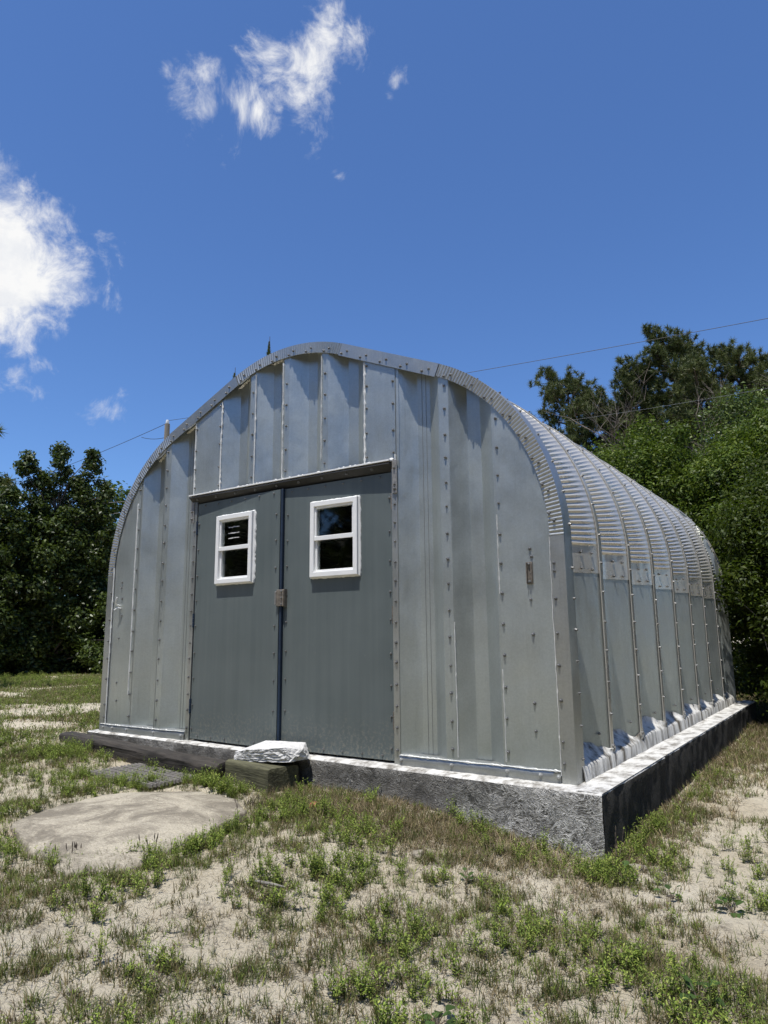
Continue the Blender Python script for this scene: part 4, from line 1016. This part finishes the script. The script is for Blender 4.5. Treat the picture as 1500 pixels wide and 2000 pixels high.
# right hand thicket
GRP = None
def canopy_clumps(rx, ry, zb, zt, n, rmin, rmax, seed, low=.25):
    """domed canopy: most clumps in the upper shell, a share of thin ones below it"""
    r2 = random.Random(seed); out = []
    for i in range(n):
        a = r2.uniform(0, 6.28); q = math.sqrt(r2.random()); dome = math.sqrt(max(0, 1-q*q*.92)); zt2 = zb+(zt-zb)*dome*r2.uniform(.88, 1.06)
        z = zt2-r2.random()**2*(zt-zb)*.35 if i > n*low else .5+(zt2-.5)*r2.random()
        out.append((math.cos(a)*rx*q, math.sin(a)*ry*q, z, r2.uniform(rmin, rmax)))
    return out
broad_tree('thicket_shrub', (3.75, 7.75, -.3), canopy_clumps(1.2, 1.9, 1.6, 3.9, 190, .28, .48, 11, .62), 130000, .072, .42, YG*.5, 11, 'shady leafy shrub leaning over the back right corner of the shed', 'shrub', r0=.09, mat='leaf_soft', bark='bark_grey', shell=.3)
broad_tree('thicket_tree', (3.3, 11.9, -.3), canopy_clumps(2.1, 2.1, 2.2, 6.1, 130, .36, .66, 12), 80000, .090, .42, YG*.95, 12, 'bright green dense leafy tree at the right edge behind the shed', r0=.12, mat='leaf_soft', bark='bark_grey', shell=.3)
broad_tree('thicket_tree', (.6, 12.4, -.3), canopy_clumps(2.3, 2.1, 2.0, 6.0, 140, .36, .66, 13), 84000, .090, .42, YG*.95, 13, 'bright green leafy tree rising behind the middle of the roof edge', r0=.12, mat='leaf_soft', bark='bark_grey', shell=.3)
broad_tree('thicket_tree', (6.3, 11.0, -.3), canopy_clumps(2.0, 2.6, 1.5, 6.4, 80, .45, .8, 14), 30000, .12, .45, YG*.8, 14, 'leafy tree continuing the thicket to the right', r0=.12, mat='leaf_soft', bark='bark_grey', shell=.3)
broad_tree('thicket_tree', (-2.2, 14.2, -.3), canopy_clumps(2.0, 1.8, 1.5, 5.6, 70, .45, .8, 15), 30000, .11, .45, YG*.8, 15, 'leafy tree hidden low behind the shed back wall', r0=.12, mat='leaf_soft', bark='bark_grey', shell=.3)
broad_tree('thicket_shrub', (3.3, 15.2, -.3), dome_clumps(3.5, 1.2, .2, 4.5, 90, .5, .9, 17), 30000, .14, .5, DG, 17, 'dark shrubs closing the shade behind the thicket', 'shrub', r0=.08)
broad_tree('thicket_shrub', (6.2, 7.0, -.3), canopy_clumps(1.3, 1.8, .5, 4.0, 60, .35, .6, 16), 24000, .10, .42, YG*.7, 16, 'leafy shrub just past the right edge of the photo', 'shrub', r0=.09, mat='leaf_soft', bark='bark_grey', shell=.3)
# low leafy sprig reaching across the back of the side wall
sp = empty('leafy_sprig', (3.28, 6.2, -.28)); tag(sp, 'leafy sprig reaching over the far end of the side wall', 'plant')
MB().tube([(.05, .1, 0), (.0, .05, .9), (-.10, -.05, 1.5), (-.33, -.15, 1.76)], [.014, .011, .008, .003], 6).build('stem', 'bark_grey', sp, 60)
V, c_ = crown_leaves([(-.30, -.12, 1.76, .11), (-.18, -.1, 1.72, .15), (-.03, -.05, 1.74, .2), (.1, 0, 1.66, .22), (-.40, -.18, 1.78, .06)], 900, .055, .38, YG*.8, 31); big_mesh('leaf_spray', V, 4, [(0, 1, 2, 3)], 'leaf_soft', sp, c_)
# bare, half dead tree
def bare_tree(name, loc, H, seed, label, spread=1.0):
    root = empty(name, loc); tag(root, label, 'tree'); mb = MB(); r2 = random.Random(seed)
    def grow(p, d, L, r_, lev):
        pts = [p]; q = p.copy(); dd = d.copy()
        for i in range(3):
            dd = (dd+Vector((r2.uniform(-.25, .25), r2.uniform(-.25, .25), r2.uniform(-.1, .15)))).normalized(); q = q+dd*L/3; pts.append(q.copy())
        mb.tube(pts, [r_, r_*.85, r_*.7, r_*.5], 5 if lev < 2 else 3, cap=False)
        if lev < 5:
            for k in range(4 if lev in (1, 2) else 3):
                nd = (dd+Vector((r2.uniform(-1, 1), r2.uniform(-1, 1), r2.uniform(-.35, .55)))*.95*spread).normalized(); grow(pts[r2.choice((1, 2, 3, 3))], nd, L*r2.uniform(.55, .8), r_*.55, lev+1)
    grow(Vector((0, 0, 0)), Vector((.05, 0, 1)), H*.46, .10, 0); mb.build('trunk', 'twig_dead', root); return mb
bare_tree('bare_tree', (-1.9, 18.5, -.3), 9.4, 2, 'leafless brown tangle of branches between pines and thicket'); bare_tree('bare_tree', (-.4, 18.0, -.3), 9.2, 5, 'second leafless grey branching tree right of the brown tangle')
# pines
def pine(name, loc, H, crown_z, rx, seed, label, ntuft=300, pal=PG):
    root = empty(name, loc); tag(root, label, 'pine tree'); r2 = random.Random(seed); g2 = np.random.default_rng(seed); mb = MB()
    mb.tube([(0, 0, -.2), (.1, 0, H*.35), (-.05, .1, H*.7), (0, 0, H*.97)], [.26, .2, .13, .03], 8); T = []
    nb = 34
    for i in range(nb):
        q = (i+.5)/nb; z = crown_z+(H-crown_z)*q; L = rx*(1.0-.62*q**1.6)*r2.uniform(.55, 1.1); a = i*2.4+r2.uniform(-.5, .5)
        p0 = Vector((0, 0, z-.3)); p2 = Vector((math.cos(a)*L, math.sin(a)*L, z+.35*L*r2.uniform(.2, .9))); p1 = p0.lerp(p2, .5)+Vector((0, 0, -.12)); mb.tube([p0, p1, p2], [.05, .035, .012], 5, cap=False)
        for k in range(max(3, ntuft//nb)):
            s_ = r2.uniform(.45, 1.05); c = p0.lerp(p2, s_)+Vector((r2.gauss(0, .26), r2.gauss(0, .26), r2.gauss(.1, .2))); T.append(c)
            if k % 2 == 0: mb.tube([p0.lerp(p2, max(.2, s_-.25)), c], [.014, .008], 3, cap=False)
    mb.build('trunk', 'bark', root, 60)
    T = np.array([tuple(q) for q in T]); per = 70; n = len(T)*per; k = np.repeat(np.arange(len(T)), per)
    ax3 = g2.normal(size=(len(T), 3))*.5+np.array([0, 0, .9]); ax3 /= np.linalg.norm(ax3, axis=1, keepdims=True)
    d = g2.normal(size=(n, 3)); d /= np.linalg.norm(d, axis=1, keepdims=True); d = d+ax3[k]*.55; d /= np.linalg.norm(d, axis=1, keepdims=True)
    L = g2.uniform(.16, .27, (n, 1)); s_ = np.cross(d, g2.normal(size=(n, 3))); s_ /= np.linalg.norm(s_, axis=1, keepdims=True); P0 = T[k]+ax3[k]*g2.uniform(-.12, .12, (n, 1))
    V = np.stack([P0-s_*.014, P0+s_*.014, P0+d*L], 1); cc = pal[g2.integers(0, len(pal), n)]*g2.uniform(.7, 1.3, (n, 1)); big_mesh('crown', V, 3, [(0, 1, 2)], 'needles', root, cc)
pine('pine_tree', (-5.3, 23.7, -.3), 12.3, 5.6, 2.6, 1, 'rounded pine standing left of the taller pines behind the roof', 1000)
pine('pine_tree', (-1.4, 26.7, -.3), 14.2, 7.0, 3.0, 2, 'tallest pine with broad clumped top behind the thicket', 1400)
pine('pine_tree', (-3.0, 26.0, -.3), 13.2, 8.0, 1.5, 3, 'slim pine joined to the left flank of the tallest pine', 700)
pine('pine_tree', (1.2, 26.2, -.3), 12.8, 6.0, 2.7, 4, 'lower pine at the right edge behind the thicket', 1000)
pine('pine_tree', (-4.0, 25.4, -.3), 11.6, 4.0, 2.3, 12, 'shorter pine filling in between rounded and tallest pine', 800)
pine('pine_tree', (-.2, 24.6, -.3), 12.0, 4.0, 2.4, 13, 'dense pine in front of the tallest pine', 900)
pine('pine_tree', (-6.6, 24.5, -.3), 10.2, 4.2, 2.0, 14, 'low pine showing left of the rounded pine just over the roof', 500)
pine('pine_tree', (4.2, 27.5, -.3), 13.6, 7.5, 2.4, 5, 'pine past the right edge of the photo', 260)
broad_tree('thicket_tree', (1.9, 18.5, -.3), dome_clumps(1.7, 1.7, 3, 9.2, 55, .45, .8, 18), 22000, .11, .5, DG*1.6, 18, 'dark leafy tree above the thicket at the right edge', r0=.14)
broad_tree('thicket_tree', (-4.6, 19.5, -.3), dome_clumps(2.6, 2.0, 2, 7.6, 70, .5, .9, 19), 30000, .12, .5, DG*1.5, 19, 'dark understorey tree below the rounded pine', r0=.14)
# cedar tops that just clear the roof
def cedar(loc, H, seed, label):
    root = empty('cedar_tree', loc); tag(root, label, 'cedar tree'); MB().tube([(0, 0, -.2), (0, 0, H*.5), (.02, 0, H)], [.11, .06, .006], 6).build('trunk', 'bark', root, 60); g2 = np.random.default_rng(seed); n = 9000
    q = g2.random(n)**.75; z = .4+(H-.55)*q; rr = (.95*(1-q)**1.05)*(g2.random(n)**.6)*(.65+.5*fbm(z*2.2, np.floor(g2.random(n)*6), 2, seed)); a = g2.uniform(0, 6.28, n)
    P = np.stack([np.cos(a)*rr, np.sin(a)*rr, z], -1); d = np.stack([np.cos(a)*.7, np.sin(a)*.7, g2.uniform(.3, 1.1, n)], -1)+g2.normal(size=(n, 3))*.25; d /= np.linalg.norm(d, axis=1, keepdims=True); s_ = np.cross(d, g2.normal(size=(n, 3))); s_ /= np.linalg.norm(s_, axis=1, keepdims=True)
    V = np.stack([P-s_*.011, P+s_*.011, P+d*g2.uniform(.06, .15, (n, 1))*np.clip(.28+(1-q[:, None])*6, 0, 1)*(.5+fbm(z*5, a*1.2, 2, seed+3)[:, None])], 1); big_mesh('crown', V, 3, [(0, 1, 2)], 'needles', root, PG[g2.integers(0, 4, n)]*g2.uniform(.9, 1.5, (n, 1)))
cedar((-7.5, 7.4, -.1), 8.75, 1, 'slender cedar tip poking above the left roof slope'); cedar((-8.1, 6.8, -.1), 7.85, 2, 'shorter cedar tip lower on the left roof slope')
# pine bough hanging into the left edge
pine('pine_tree', (-12.6, 1.2, -.1), 6.9, 3.4, 2.3, 9, 'thin feathery pine reaching in at the left edge', 150, PG*1.2)

# ------------------------------------------------------------------ utility pole and wires
up_ = empty('utility_pole', (-18.6, 12.88, -.1)); tag(up_, 'wooden utility pole top showing above the left roof curve', 'utility pole')
MB().tube([(0, 0, -.5), (0, 0, 5), (0, 0, 9.86)], [.16, .13, .105], 10).build('pole', 'pole_wood', up_, 60)
MB().tube([(0, 0, 9.86), (0, 0, 9.93), (0, 0, 10.03)], [.045, .075, .05], 8).build('cap_insulator', 'insulator', up_, 60)
def wire(a, b_, sag, r_, label, mat='wire_black'):
    A_, B_ = Vector(a), Vector(b_); pts = []
    for i in range(25): q = i/24; p = A_.lerp(B_, q)-A_; pts.append((p.x, p.y, p.z-4*sag*q*(1-q)))
    o = MB().tube(pts, r_, 5).build('overhead_wire', mat, None, 60); o.location = a; tag(o, label, 'wire')
wire((-18.6, 12.88, 9.9), (2.99, 17.19, 10.05), .12, .009, 'long thin overhead wire crossing above the shed roof'); wire((2.99, 17.19, 10.05), (24.6, 21.5, 10.0), .1, .009, 'overhead wire running on to the right')
wire((-18.6, 12.88, 9.8), (-33.4, 13.56, 9.0), .15, .011, 'overhead wire running left from the utility pole'); wire((-18.6, 12.88, 9.2), (-19.9, 12.6, 9.35), .08, .011, 'short looped wire beside the pole top')
wire((-21.5, 5.6, 5.2), (-9.0, 22.0, 8.6), .25, .016, 'upper service cable between evergreen and roof'); wire((-21.5, 5.4, 4.5), (-9.2, 22.0, 8.9), .3, .016, 'lower service cable between evergreen and roof')
wire((-2.35, 14.06, 7.1), (3.24, 11.2, 6.05), .03, .0024, 'pale thin cable in front of the pines at the right', 'wire_pale'); wire((3.24, 11.2, 6.05), (9, 8.2, 5.6), .03, .0024, 'pale thin cable leading off to the right', 'wire_pale')

# ------------------------------------------------------------------ unseen woods read off the dark panes, right flank pulled in to darken steel
cl = []; r2 = random.Random(77)
for i in range(52):
    a = R(58+i*4.5); near_ = math.exp(-((math.degrees(a)-92)/26)**2); d = r2.uniform(14.5, 18.5)-9.0*near_; cx, cy = 3+math.sin(a)*d, -3+math.cos(a)*d; h = r2.uniform(6.5, 9.5)
    if cx < -8 and cy > -4: continue
    for k in range(9): cl.append((cx+r2.gauss(0, 1.0), cy+r2.gauss(0, 1.0), .6+(h-1.2)*(k+.5)/9, r2.uniform(.9, 1.4)*(1-.3*near_)))
V, c = crown_leaves(cl, 110000, .42, .55, np.vstack([DG*.7, DG*.5]), 78, shell=.35); o = big_mesh('unseen_woods', V, 4, [(0, 1, 2, 3)], 'leaf_soft', None, c); tag(o, 'unseen dark woods behind the camera, set close at the right to darken reflections', 'woods', kind='stuff')
